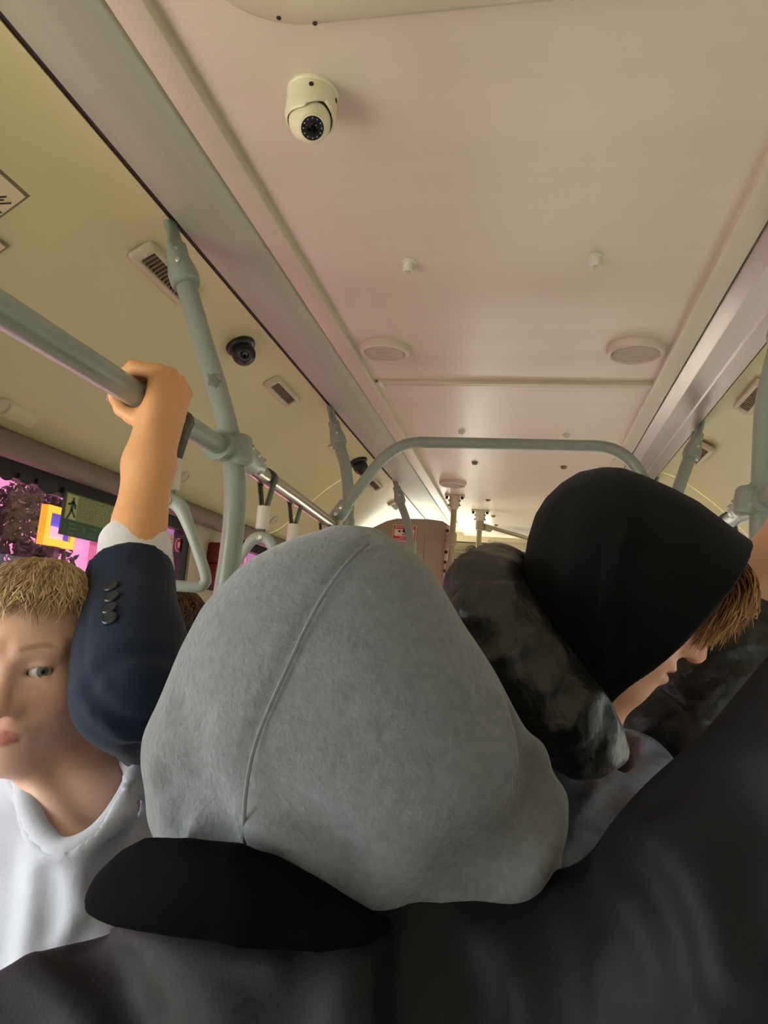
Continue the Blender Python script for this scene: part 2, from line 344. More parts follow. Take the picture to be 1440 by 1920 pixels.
def wall(name, s):
    X = lambda x: x if s < 0 else -0.2-x+0.026*max(0, (-0.8-x if False else (x+1.25)/0.55))
    xo, xi = (XL, XL-0.06) if s < 0 else (XR, XR+0.06)
    lo, hi = min(xo, xi), max(xo, xi)
    mb = MB().box((lo, Y0, 0), (hi, Y1, 0.88)).box((lo, Y0, 1.99), (hi, Y1, 2.06))
    for a, b in ((-3.0, -2.85), (-1.2, -1.0), (0.62, 0.85), (2.47, 2.74), (4.05, 4.25), (5.4, 5.6)): mb.box((lo, a, 0.88), (hi, b, 1.99))
    o = mb.build(name, M['cream']); tag(o, kind='structure')
    pr = [np.array([X(x), z]) for x, z in PROF]
    pts = smooth_path([np.array([p[0], 0, p[1]]) for p in pr], 4); pts = [(p[0], p[2]) for p in pts]; off = []
    for i, p in enumerate(pts):
        a = np.array(pts[max(i-1, 0)]); b = np.array(pts[min(i+1, len(pts)-1)]); t = (b-a)/np.linalg.norm(b-a); nn = np.array([-t[1], t[0]])
        if nn[1] < 0: nn = -nn
        off.append(tuple(np.array(p)+nn*0.014))
    for a, b in ((Y0, 3.148), (3.154, Y1)):
        MB().prism(pts+off[::-1], a, b).build('cove_panel', M['cove'], o)
    tr = MB().tube([(X(-1.222), Y0, 2.005), (X(-1.222), Y1, 2.005)], 0.030, 16, ry=1.1).build('window_header', M['taupe'], o)
    return o
wall('wall_left', -1); wall('wall_right', 1)
fl = MB().box((XL-0.06, Y0, -0.05), (XR+0.06, Y1, 0)).build('floor', M['floor']); tag(fl, kind='structure')
wb = MB().box((XL-0.06, Y0-0.06, 0), (XR+0.06, Y0, 2.47))  # rear window left out and wall closed to cut flat light from behind
tag(wb.build('wall_back', M['cream']), kind='structure')
wf = MB().box((XL-0.06, Y1, 0), (XR+0.06, Y1+0.06, 0.9)).box((XL-0.06, Y1, 2.36), (XR+0.06, Y1+0.06, 2.47))
tag(wf.build('wall_front', M['cream']), kind='structure')
def window(name, a0, a1, z0, z1, fixed, along, gl, fr=0.045):
    P = (lambda u, v, w: (fixed+w, u, v)) if along == 'y' else (lambda u, v, w: (u, fixed+w, v))
    mb = MB()
    for (u0, u1, v0, v1) in ((a0, a1, z0, z0+fr), (a0, a1, z1-fr, z1), (a0, a0+fr, z0+fr, z1-fr), (a1-fr, a1, z0+fr, z1-fr)):
        p = P(u0, v0, -0.02); q = P(u1, v1, 0.02); mb.box(np.minimum(p, q), np.maximum(p, q))
    o = mb.build(name, M['frame']); tag(o, kind='structure')
    p = P(a0+fr*0.6, z0+fr*0.6, -0.003); q = P(a1-fr*0.6, z1-fr*0.6, 0.003)
    MB().box(np.minimum(p, q), np.maximum(p, q)).build('pane', gl, o)
    return o
k = 1
for (a, b, g) in ((0.85, 2.47, 'pink'), (2.74, 4.05, 'pink'), (-1.0, 0.62, 'clear'), (-2.85, -1.2, 'clear'), (4.25, 5.4, 'clear')):
    wo = window('window_%d' % k, a, b, 0.88, 1.99, XL-0.03, 'y', M[g], 0.05); k += 1
    if a == 0.85:
        for (y, ww, hh) in ((1.475, 0.05, 0.026), (1.545, 0.05, 0.018), (1.63, 0.085, 0.030), (1.715, 0.04, 0.034)):
            n = 12; poly = [(-ww/2, 0.012)]+[(-ww/2+ww*i/n, -0.6*hh*math.sin(math.pi*i/n)**0.6) for i in range(n+1)]+[(ww/2, 0.012)]
            MB().plate(poly, (XL-0.006, y, 1.942), (0, 1, 0), (0, 0, 1), (1, 0, 0), 0.004).build('sealant_patch', M['rubber'], wo)
        MB().box((XL-0.022, 1.66, 1.928), (XL-0.014, 2.02, 1.950)).box((XL-0.022, 0.9, 1.932), (XL-0.014, 1.45, 1.950)).build('grey_gasket', M['wall'], wo)
for (a, b) in ((0.85, 2.47), (2.74, 4.05), (-1.0, 0.62), (-2.85, -1.2), (4.25, 5.4)):
    window('window_%d' % k, a, b, 0.88, 1.99, XR+0.03, 'y', M['dimmer'], 0.05); k += 1
window('window_%d' % k, XL, XR, 0.9, 2.36, Y1+0.03, 'x', M['clear'], 0.07)
# fold-out rails and caps low on the left cove
for yy in (2.12, 3.0):
    p = np.array([-1.135, yy, 2.085]); d = np.array([-0.66, 0, -0.75]); n = np.array([0.75, 0, -0.66])
    t = thing('cove_cap', 'round flush cap in a shallow panel low on the left cove, %s' % ('behind the strap handles' if yy < 2.5 else 'further toward the front'), 'cap', p)
    MB().obox(p, (d, (0, 1, 0), n), (0.02, 0.11, 0.004)).build('panel', M['cove'], t, bevel=0.002)
    MB().lathe([(0.026, 0.003), (0.026, 0.008), (0.02, 0.010), (0.019, 0.007)], p, n, 24).build('cap', M['vent'], t)
p = np.array([-1.16, 1.33, 2.062]); n = np.array([0.72, 0, -0.69])
t = thing('cove_cap', 'round cap low on the left cove above the left edge of the window', 'cap', p)
MB().obox(p, ((-0.69, 0, -0.72), (0, 1, 0), n), (0.02, 0.10, 0.004)).build('panel', M['cove'], t, bevel=0.002)
MB().lathe([(0.026, 0.003), (0.026, 0.008), (0.02, 0.010), (0.019, 0.007)], p+np.array([0, -0.02, 0]), n, 24).build('cap', M['vent'], t)
# ================================================================== roof hatch
t = thing('roof_hatch', 'cream roof hatch frame with a rounded corner at the top of the photo', 'hatch', (-0.08, 0.37, 2.404))
def rrect(x0, x1, y0, y1, r, n=8):
    out = []
    for cx_, cy_, a0 in ((x1-r, y1-r, 0), (x0+r, y1-r, 90), (x0+r, y0+r, 180), (x1-r, y0+r, 270)):
        for i in range(n+1): a = math.radians(a0+90*i/n); out.append((cx_+r*math.cos(a), cy_+r*math.sin(a)))
    return out
loops = [(0.0, 2.406), (0.004, 2.392), (0.016, 2.384), (0.050, 2.384), (0.056, 2.387), (0.062, 2.398), (0.085, 2.400), (0.12, 2.400)]
vs = []; fs = []; L = None
for ins, z in loops:
    pl = rrect(-0.43+ins, 0.28-ins, 0.02+ins, 0.748-ins, 0.13-ins*0.9); L = len(pl); vs += [(x, y, z) for x, y in pl]
for i in range(len(loops)-1):
    for j in range(L): fs.append((i*L+j, i*L+(j+1) % L, (i+1)*L+(j+1) % L, (i+1)*L+j))
MB().add(vs, fs).build('frame', M['vent'], t, angle=60)
MB().plate(rrect(-0.31, 0.16, 0.14, 0.628, 0.03), (0, 0, 2.397), (1, 0, 0), (0, 1, 0), (0, 0, 1), 0.004).build('hatch_lid', M['white'], t)
for x in (-0.335, -0.292): MB().lathe([(0.003, 0), (0.003, 0.002), (0.001, 0.003)], (x, 0.735 if x > -0.3 else 0.722, 2.385), (0, 0, -1), 10).build('screw', M['ventd'], t)
# ================================================================== ceiling fittings
def knob(x, y, lab, r=0.012, h=0.022, mt='white'):
    t = thing('ceiling_stud', lab, 'stud', (x, y, 2.404), 'studs on the ceiling panels')
    MB().lathe([(r*1.25, 0), (r*1.25, 0.003), (r, 0.004), (r, h-0.003), (r*0.8, h)], (x, y, 2.404), (0, 0, -1), 18).build('stud_body', M[mt], t)
    MB().lathe([(r*0.5, h), (r*0.5, h+0.002)], (x, y, 2.404), (0, 0, -1), 6).build('slot', M['vent'], t)
knob(-0.274, 1.356, 'larger pale ceiling stud between the white camera and the left speaker')
knob(0.103, 1.354, 'larger pale ceiling stud on the right above the right speaker')
knob(-0.272, 2.613, 'small ceiling stud on the left just above the arched grab bar', 0.011, 0.012)
knob(0.115, 2.631, 'small ceiling stud on the right just above the arched grab bar', 0.011, 0.012)
knob(-0.257, 3.107, 'small ceiling stud on the left just below the arched grab bar', 0.012, 0.012, 'slat')
knob(0.131, 3.134, 'small ceiling stud on the right just below the arched grab bar', 0.012, 0.012, 'slat')
knob(-0.243, 3.998, 'tiny ceiling stud beside the nearer front stanchion flange', 0.012, 0.01, 'slat')
knob(-0.237, 4.547, 'tiny ceiling stud beside the farther front stanchion flange', 0.012, 0.01, 'slat')
knob(-0.235, 4.929, 'tiny ceiling stud above the front header bar', 0.012, 0.01, 'slat')
def speaker(x, y, lab, r=0.07):
    t = thing('ceiling_speaker', lab, 'speaker', (x, y, 2.404), 'round ceiling speakers')
    MB().lathe([(r, 0), (r, 0.010), (r*0.96, 0.018), (r*0.86, 0.022), (r*0.82, 0.019), (r*0.80, 0.013), (r*0.5, 0.013)], (x, y, 2.405), (0, 0, -1), 40).build('rim', M['speaker'], t)
    MB().lathe([(r*0.805, 0.010), (r*0.805, 0.0135), (r*0.6, 0.0165), (r*0.3, 0.018), (0.002, 0.0185)], (x, y, 2.405), (0, 0, -1), 40).build('grille', M['grille'], t)
    g = MB()
    for q in np.linspace(-0.85, 0.85, 12):
        hw = r*0.78*math.sqrt(1-q*q); g.box((x-hw, y+q*r*0.78-0.0008, 2.405-0.020), (x+hw, y+q*r*0.78+0.0008, 2.405-0.0165))
    tag(g.build('grille_ribs', M['speaker'], t), kind='stuff')
speaker(-0.414, 1.811, 'round white ceiling speaker beside the left trim rail')
speaker(0.243, 1.813, 'round white ceiling speaker beside the right trim rail', 0.072)
speaker(-0.399, 3.551, 'round white ceiling speaker far down by the front stanchions')
# ================================================================== dome cameras
def dome_cam(name, lab, base, nrm, look, r, white):
    base = np.array(base, float); nrm = np.array(nrm, float)/np.linalg.norm(nrm); look = np.array(look, float)/np.linalg.norm(look)
    sh = M['camw'] if white else M['camb']
    t = thing(name, lab, 'camera', base)
    if white:
        side = np.cross(nrm, look); side /= np.linalg.norm(side); fwd = look-nrm*(look@nrm); fwd /= np.linalg.norm(fwd)
        MB().lathe([(r*1.01, 0), (r*1.01, 0.003), (r*0.98, 0.004), (r*0.96, 0.006)], base, nrm, 40).build('base_ring', sh, t)
        cc = base+nrm*r*0.95
        def shell(P):
            P64 = P; f = np.maximum(cone(P, base, cc, r*0.96, r), -(((P-V3(*base))@V3(*nrm))-0.004))
            f = smax(f, ((P-V3(*cc))@V3(*nrm))-r*0.42-0.55*np.clip(((P-V3(*cc))@V3(*fwd))*-1, -r, r*0.4)*0+0.0, 0.004)
            nf = np.array([0.80, -0.60, 0.0]); ns = np.cross(nrm, nf); q = P-V3(*(cc+nrm*r*0.25)); a = q@V3(*nf); b = q@V3(*ns)+r*0.25; c_ = q@V3(*nrm)
            wav = (c_+r*0.18-np.maximum(0, (b/r))*0.0)             # front cut-away that leaves the collar lower at the sides
            cut = np.maximum(-(a-r*0.05), -(c_+r*0.35-0.55*np.abs(b-r*0.25)))
            f = smax(f, -np.maximum(cut, np.abs(b-r*0.25)-r*0.62), 0.004)
            return smax(f, -sph(P, cc+nrm*r*0.22, r*0.86), 0.003)
        sdf_obj('shell', shell, base-2.2*r, base+2.2*r, 0.0014, sh, t)
        ball = cc+nrm*r*0.28; rb = r*0.82
        MB().lathe([(r*0.80, 0.004), (r*0.80, r*0.9)], base, nrm, 24).build('inner_cup', M['ventd'], t)
        for (aa, hh) in ((20, 0.32), (-55, 0.30), (150, 0.34)):
            a = math.radians(aa); d = fwd*math.cos(a)+side*math.sin(a); MB().lathe([(0.0035, r*0.94), (0.0035, r*1.0), (0.002, r*1.0)], base+nrm*r*(hh+0.1), d, 10).build('screw_hole', M['ventd'], t)
    else:
        MB().lathe([(r*1.25, 0), (r*1.25, r*0.3), (r*1.18, r*0.42), (r*1.0, r*0.5), (r*0.8, r*0.55)], base, nrm, 36).build('base_ring', sh, t)
        ball = base+nrm*r*0.95; rb = r
    n = 18; prof = [(rb*math.sin(math.pi*i/n), -rb*math.cos(math.pi*i/n)) for i in range(1, n) if i < n*0.78]
    eb = MB().lathe(prof+[(rb*0.60, rb*0.82), (rb*0.60, rb*1.0), (rb*0.54, rb*1.02), (rb*0.54, rb*0.84)], ball, look, 40).build('eyeball', sh, t)
    MB().lathe([(rb*0.53, rb*0.9), (rb*0.53, rb*1.005), (rb*0.33, rb*0.985), (rb*0.30, rb*1.02), (rb*0.26, rb*1.02), (rb*0.25, rb*0.95), (0.001, rb*0.95)], ball, look, 32).build('lens_bezel', M['ring'], t)
    MB().lathe([(rb*0.25, rb*0.94), (rb*0.24, rb*0.975), (rb*0.14, rb*1.0), (0.0008, rb*1.005)], ball, look, 24).build('lens', M['lens'], t)
    u = np.cross(look, (0, 0, 1)); u /= np.linalg.norm(u); v = np.cross(u, look)
    for i in range(12):
        a = 2*math.pi*i/12+0.2; MB().lathe([(rb*0.04, 0.0), (rb*0.04, rb*0.02), (0.0004, rb*0.035)], ball+look*rb*0.995+(u*math.cos(a)+v*math.sin(a))*rb*0.43, look, 8).build('diode', M['led'], t)
    return t
dome_cam('dome_camera', 'ivory dome security camera hanging from the ceiling panel', (-0.338, 0.872, 2.404), (0, 0, -1), (0.36, -0.50, -0.78), 0.037, True)
CN = np.array([0.46, 0, -0.89])
dome_cam('dome_camera', 'black dome security camera on the left cove between the two air vents', (-0.790, 1.70, 2.368), CN, (0.45, -0.80, -0.42), 0.032, False)
dome_cam('dome_camera', 'black dome security camera on the left cove behind the arched grab bar', (-0.775, 3.03, 2.374), CN, (0.5, 0.2, -0.85), 0.034, False)
# ================================================================== vents
def vent(y0, y1, s, lab, wid=0.058):
    X = lambda x: x if s < 0 else -0.2-x
    c = np.array([X(-0.797), (y0+y1)/2, 2.364]); tt = np.array([-0.86*(1 if s < 0 else -1), 0, -0.51]); tt /= np.linalg.norm(tt); n = np.cross(tt, (0, 1, 0)); n = n if n[2] < 0 else -n
    t = thing('air_vent', lab, 'vent', c, 'air vents along the coves')
    hl = (y1-y0)/2; hw = wid/2
    # frame: rounded outer, recessed inner opening
    vs = []; fs = []; lev = [(0, 0.0), (0.001, 0.008), (0.006, 0.013), (0.014, 0.013), (0.016, 0.010), (0.018, 0.000)]; Ln = 0
    for ins, h in lev:
        pl = rrect(-hl+ins*1.6, hl-ins*1.6, -hw+ins, hw-ins, max(0.012-ins*0.6, 0.002), 4); Ln = len(pl); vs += [c+np.array([0, 1, 0])*a+tt*b+n*h for a, b in pl]
    for i in range(len(lev)-1):
        for j in range(Ln): fs.append((i*Ln+j, i*Ln+(j+1) % Ln, (i+1)*Ln+(j+1) % Ln, (i+1)*Ln+j))
    MB().add(vs, fs).build('frame', M['vent'], t, angle=50)
    MB().obox(c+n*0.001, ((0, 1, 0), tt, n), (hl-0.024, hw-0.013, 0.002)).build('duct', M['ventd'], t)
    base = MB().obox((0, 0, 0), ((0, 1, 0.0)+0*n, tt, n), (0.0016, hw-0.0165, 0.005)).mesh('slat')
    base.materials.append(M['slat'])
    for i in range(13):
        o = bpy.data.objects.new('slat', base); C.objects.link(o); o.parent = t
        o.location = Vector(n*0.006+np.array([0, (i-6)/6*(hl-0.036), 0]))
    for e in (-1, 1): MB().lathe([(0.0035, 0.012), (0.0035, 0.0145), (0.002, 0.0145)], c+np.array([0, e*(hl-0.014), 0]), n, 10).build('screw', M['white'], t)
    return t
vent(1.195, 1.42, -1, 'air vent on the left cove behind the first pole top', 0.064)
vent(1.955, 2.18, -1, 'air vent on the left cove beyond the nearer black camera')
vent(2.69, 2.92, -1, 'air vent on the left cove partly hidden by the second pole')
vent(3.36, 3.60, -1, 'air vent on the left cove just past the farther black camera')
vent(3.98, 4.18, -1, 'small far air vent on the left cove behind the third pole top')
vent(1.955, 2.18, 1, 'air vent on the right cove at the right edge of the photo')
vent(2.58, 2.82, 1, 'air vent on the right cove beside the right pole top')
# papers on the cove
def paper(c, lab, a, b, lines, rot):
    c = np.array(c, float); tt = np.array([-0.80, 0, -0.60]); n = np.array([0.60, 0, -0.80]); u0 = np.array([0, 1.0, 0])
    u = u0*math.cos(rot)+tt*math.sin(rot); v = -u0*math.sin(rot)+tt*math.cos(rot)
    t = thing('paper_notice', lab, 'notice', c)
    MB().obox(c+n*0.003, (u, v, n), (a, b, 0.0012)).build('sheet', M['paperc'], t)
    MB().obox(c+n*0.0012, (u, v, n), (a+0.006, b+0.006, 0.001)).build('tape_border', M['slat'], t)
    for (ax_, ay_, bx_, by_) in lines:
        pq = []
        for q in ((ax_, ay_), (bx_, by_)): d = ray(*q); pq.append(CAM+d*(((c+n*0.0046-CAM)@n)/(d@n)))
        dd = pq[1]-pq[0]; MB().obox((pq[0]+pq[1])/2, (dd, np.cross(dd, n), n), (np.linalg.norm(dd)/2, 0.0014, 0.0004)).build('printed_line', M['ink'], t)
paper((-0.893, 0.870, 2.302), 'larger cream paper notice on the left cove cut by the left photo edge', 0.085, 0.034, ((-25, 371, 12, 369), (-25, 376, 7, 375), (-25, 383, 21, 381), (-20, 392, 3, 399)), 0)
paper((-0.955, 0.945, 2.252), 'smaller pale paper notice below the larger one on the left cove', 0.065, 0.020, (), 0)
# ================================================================== poles, rails
RX, RZ = -0.545, 1.94
def pole(lab, pts, n_in, r=0.019, scuff=False, clampy=None):
    t = thing('grab_pole', lab, 'pole', pts[-1], 'grab poles')
    path = smooth_path(pts, 8)
    MB().tube(path, r, 20).build('tube', M['scuff' if scuff else 'pole'], t)
    a = np.array(pts[0], float); d = np.array(pts[1], float)-a; d /= np.linalg.norm(d); s = np.array([0, 1.0, 0]); w2 = np.cross(d, s)
    def brk(P):
        q = P-V3(*a); x = q@V3(*d); y = q@V3(*s); z = q@V3(*w2)
        tpr = np.clip((x+0.035)/0.05, 0, 1); tpr = tpr*tpr*(3-2*tpr); hy = 0.020+0.017*tpr-0.008*np.clip((x-0.03)/0.05, 0, 1); hz = 0.012+0.016*np.clip((x-0.0)/0.06, 0, 1)
        e = (np.sqrt((y/hy)**2+(z/hz)**2+1e-9)-1)*np.minimum(hy, hz)
        return smax(smax(e, x-0.085, 0.006), -(x+0.06), 0.004)
    sdf_obj('bracket', brk, a-0.1, a+0.1, 0.003, M['pole'], t)
    MB().tube([a+d*0.080, a+d*0.0885], 0.0255, 20).build('collar_ring', M['pole'], t)
    q = w2 if (w2@np.array([0, 0, -1.0])) > 0 else -w2
    fr = np.array([0.25, -1.0, 0.0]); q = fr-d*(fr@d); q /= np.linalg.norm(q)
    for h in (0.025, 0.052): MB().lathe([(0.0075, 0), (0.0075, 0.0035), (0.005, 0.0045), (0.005, 0.010), (0.003, 0.012)], a+d*h+q*(0.0225 if h < 0.04 else 0.026), q, 12).build('bolt', M['bolt'], t)
    if clampy is not None:
        c = np.array(clampy, float); sg = 1 if c[0] < 0 else -1
        def clamp(P):
            f = smin(cone(P, c+V3(0, -0.040, 0), c+V3(0, 0.10, 0), 0.0245, 0.0225), cone(P, c+V3(0.022*sg, 0, 0.022), c+V3(0.027*sg, 0.0, -0.020), 0.0235, 0.0235), 0.010)
            g = cone(P, c+V3(0.012*sg, 0.02, 0.016), c+V3(0.005*sg, 0.145, 0.006), 0.021, 0.0185); f = smin(f, g, 0.012)
            return smax(smax(f, np.abs(P[..., 2]-c[2]-0.002)-0.030, 0.012), -(P[..., 1]-c[1]+0.040), 0.003)
        sdf_obj('clamp', clamp, c-0.14, c+0.14, 0.003, M['pole'], t)
        for h, xo, zo in ((0.045, 0, 0), (0.088, 0, 0), (0.128, 0, 0)):
            bd = np.array([0.72*sg, -0.18, 0.66]); bd /= np.linalg.norm(bd); tt = 0.09
            while tt > 0.01 and clamp((c+np.array([0.006*sg, h, 0.0])+bd*tt).astype(np.float32)[None])[0] > 0: tt -= 0.0005
            MB().lathe([(0.0075, -0.006), (0.0075, 0.001), (0.0055, 0.0015), (0.005, -0.003), (0.002, -0.003)], c+np.array([0.006*sg, h, 0.0])+bd*tt, (0.72*sg, -0.18, 0.66), 14).build('bolt', M['bolt'], t)
        MB().tube([c+np.array([0, -0.048, 0]), c+np.array([0, -0.036, 0])], 0.028, 20).build('clamp_lip', M['pole'], t)
    return t
pole('first grab pole on the left with a dark scuff, nearest the camera', [(-0.700, 1.17, 2.345), (-0.675, 1.17, 2.281), (-0.62, 1.17, 2.151), (-0.574, 1.17, 2.046), (-0.543, 1.17, 1.966), (-0.526, 1.17, 1.90), (-0.517, 1.17, 1.829), (-0.516, 1.17, 1.743), (-0.52, 1.17, 1.649), (-0.53, 1.17, 1.4), (-0.53, 1.17, 0)], 0, 0.0195, True, (-0.545, 1.17, 1.94))
pole('second grab pole on the left, rising behind the arched bar joint', [(-0.687, 2.3, 2.335), (-0.655, 2.3, 2.243), (-0.628, 2.3, 2.169), (-0.611, 2.3, 2.076), (-0.605, 2.3, 1.984), (-0.60, 2.3, 1.8), (-0.60, 2.3, 0)], 0, 0.020)
pole('third grab pole on the left in front of the red warning sign', [(-0.680, 3.5, 2.355), (-0.650, 3.5, 2.268), (-0.606, 3.5, 2.161), (-0.583, 3.5, 2.04), (-0.575, 3.5, 1.9), (-0.575, 3.5, 0)], 0, 0.020)
pole('grab pole on the right at the edge of the photo', [(0.490, 1.45, 2.35), (0.468, 1.45, 2.27), (0.441, 1.45, 2.145), (0.434, 1.45, 2.037), (0.431, 1.45, 1.942), (0.428, 1.45, 1.8), (0.425, 1.45, 0)], 0, 0.0195, False, (0.43, 1.45, 1.94))
pole('curved grab pole on the right beside the right cove vent', [(0.522, 2.4, 2.352), (0.510, 2.4, 2.305), (0.485, 2.4, 2.23), (0.459, 2.4, 2.14), (0.445, 2.4, 2.05), (0.44, 2.4, 1.9), (0.44, 2.4, 0)], 0, 0.020)
pole('far grab pole on the right, only its bracket showing over the black hood', [(0.520, 3.25, 2.34), (0.495, 3.25, 2.27), (0.455, 3.25, 2.16), (0.445, 3.25, 2.05), (0.44, 3.25, 1.9), (0.44, 3.25, 0)], 0, 0.020)
def handrail(lab, pts, r):
    t = thing('handrail', lab, 'handrail', pts[0])
    MB().tube(pts, r, 24).build('tube', M['chrome' if 0 else 'pole'], t); return t
hl_ = handrail('long grey-green overhead handrail on the left gripped by a hand', [(RX-0.01, -1.6, RZ), (RX, 0.3, RZ), (RX, 1.17, RZ)], 0.0185)
MB().tube([(RX, 1.17, RZ), (RX-0.017, 1.6, RZ), (-0.588, 2.07, RZ), (-0.60, 2.29, RZ)], 0.0172, 24).build('steel_section', M['chrome'], hl_)
hr_ = handrail('grey steel overhead handrail on the right beyond the black hood', [(0.43, -1.6, RZ), (0.43, 0.3, RZ), (0.43, 1.45, RZ)], 0.0185)
MB().tube([(0.43, 1.45, RZ), (0.43, 2.39, RZ)], 0.0172, 24).build('steel_section', M['steelgrey'], hr_)
# arched crossbar
t = thing('arched_grab_bar', 'grey arched grab bar spanning the aisle below the ceiling', 'grab bar', (-0.08, 2.07, 2.21))
L0 = np.array([-0.588, 2.07, 1.955]); R0 = np.array([0.425, 2.07, 1.955])
pts = [L0, (-0.555, 2.07, 2.0), (-0.479, 2.07, 2.12)]
import itertools
def arc(p0, p1, p2, n=8): return [np.array(p0)*(1-s)**2+2*np.array(p1)*s*(1-s)+np.array(p2)*s*s for s in np.linspace(0, 1, n)]
path = [L0]+arc((-0.478, 2.07, 2.120), (-0.425, 2.07, 2.205), (-0.340, 2.07, 2.209))+arc((0.175, 2.07, 2.211), (0.262, 2.07, 2.209), (0.302, 2.07, 2.125))+[R0]
MB().tube(path, 0.0172, 20).build('tube', M['pole'], t)
for e, s in ((L0, 1), (R0, -1)):
    dd = np.array([0.55*s, 0, 0.835]); 
    MB().tube([e+dd*0.004, e+dd*0.010, e+dd*0.060, e+dd*0.066], [0.021, 0.0245, 0.0245, 0.021], 18).build('end_socket', M['pole'], t)
    MB().tube([e+np.array([0, -0.035, -0.016]), e+np.array([0, -0.03, -0.016]), e+np.array([0, 0.03, -0.016]), e+np.array([0, 0.035, -0.016])], [0.022, 0.025, 0.025, 0.022], 18).build('rail_clamp', M['chrome'], t)
    for h in (0.02, 0.045): MB().lathe([(0.006, 0), (0.006, 0.005), (0.003, 0.006)], e+dd*h+np.array([0, -0.0235, 0]), (0, -1, 0), 10).build('bolt', M['bolt'], t)
    MB().box((e[0]+0.02*s-0.012, e[1]-0.03, e[2]-0.05), (e[0]+0.02*s+0.012, e[1]-0.024, e[2]+0.0)).build('clamp_plate', M['bolt'], t, bevel=0.003)
# ================================================================== hanging strap handles
def strap_handle(lab, rail, drop, yaw, tri=True, lean=0.0, sc_=1.0):
    rail = np.array(rail, float); t = thing('strap_handle', lab, 'strap handle', rail, 'hanging strap handles')
    r = 0.0205; st = MB(); pth = []
    for i in range(13):
        a = math.radians(-35+250*i/12); pth.append(rail+np.array([math.cos(a)*r, 0, math.sin(a)*r]))
    bot = rail+np.array([lean, 0.0, -0.065]); pth = [bot+np.array([0.006, 0, 0])]+pth+[bot+np.array([-0.006, 0, 0])]
    vs = []; fs = []
    for q in pth: vs += [q+np.array([0, -0.012, 0]), q+np.array([0, 0.012, 0])]
    for i in range(len(pth)-1): fs.append((2*i, 2*i+1, 2*i+3, 2*i+2))
    so = MB().add(vs, fs).build('strap', M['strap'], t); md = so.modifiers.new('thick', 'SOLIDIFY'); md.thickness = 0.003
    s0 = rail+np.array([lean, 0, -0.060]); s1 = s0+np.array([0, 0, -drop])
    MB().tube([s0, s0+(s1-s0)*0.03, s0+(s1-s0)*0.97, s1], [0.012, 0.0138, 0.0138, 0.012], 20).build('sleeve', M['white'], t)
    MB().box(s1+np.array([-0.008, -0.0015, -0.02]), s1+np.array([0.008, 0.0015, 0.004])).build('link_strap', M['strap'], t)
    u = np.array([math.cos(yaw), math.sin(yaw), 0]); nn = np.array([-math.sin(yaw), math.cos(yaw), 0]); top = s1+np.array([0, 0, -0.012])
    h = 0.125*sc_; b = 0.066*sc_
    cen = [np.array(p) for p in ((0, -0.004), (0.018, -0.012), (b*0.55, -0.045*sc_), (b*0.98, -h*0.84), (b*0.96, -h*0.97), (b*0.80, -h), (0, -h*1.0), (-b*0.80, -h), (-b*0.96, -h*0.97), (-b*0.98, -h*0.84), (-b*0.55, -0.045*sc_), (-0.018, -0.012))]
    pp = [];
    P4 = cen+cen[:3]
    for i in range(len(cen)):
        a, b_, c_, d = cen[(i-1) % 12], cen[i], cen[(i+1) % 12], cen[(i+2) % 12]
        for k_ in range(5): s = k_/5; pp.append(0.5*((2*b_)+(-a+c_)*s+(2*a-5*b_+4*c_-d)*s*s+(-a+3*b_-3*c_+d)*s**3))
    ctr3 = [top+u*p[0]+np.array([0, 0, 1])*p[1] for p in pp]
    MB().tube(ctr3, [0.0085+0.004*max(0, 1+p[1]/0.05) for p in pp], 12, closed=True).build('handle', M['handle'], t)
    MB().lathe([(0.007, 0), (0.007, 0.003), (0.005, 0.004), (0.004, 0.002)], top+np.array([0, 0, -0.006])-nn*0.0105, -nn, 14).build('rivet', M['bolt'], t)
    return t
strap_handle('strap handle hanging from the left rail behind the raised arm', (RX, 0.985, RZ), 0.050, 0.25, lean=0.0, sc_=1.06)
strap_handle('strap handle with a white sleeve just right of the first left pole', (-0.553, 1.40, RZ), 0.050, 0.1)
strap_handle('small strap handle between the white sleeved one and the arched bar joint', (-0.571, 1.65, RZ), 0.045, 0.1)
strap_handle('strap handle on the right rail showing beyond the peak of the black hood', (0.43, 1.68, RZ), 0.075, 0.1, lean=0.02)
strap_handle('strap handle farthest along the left rail, mostly hidden by the grey hood', (-0.588, 1.98, RZ), 0.05, 0.1)
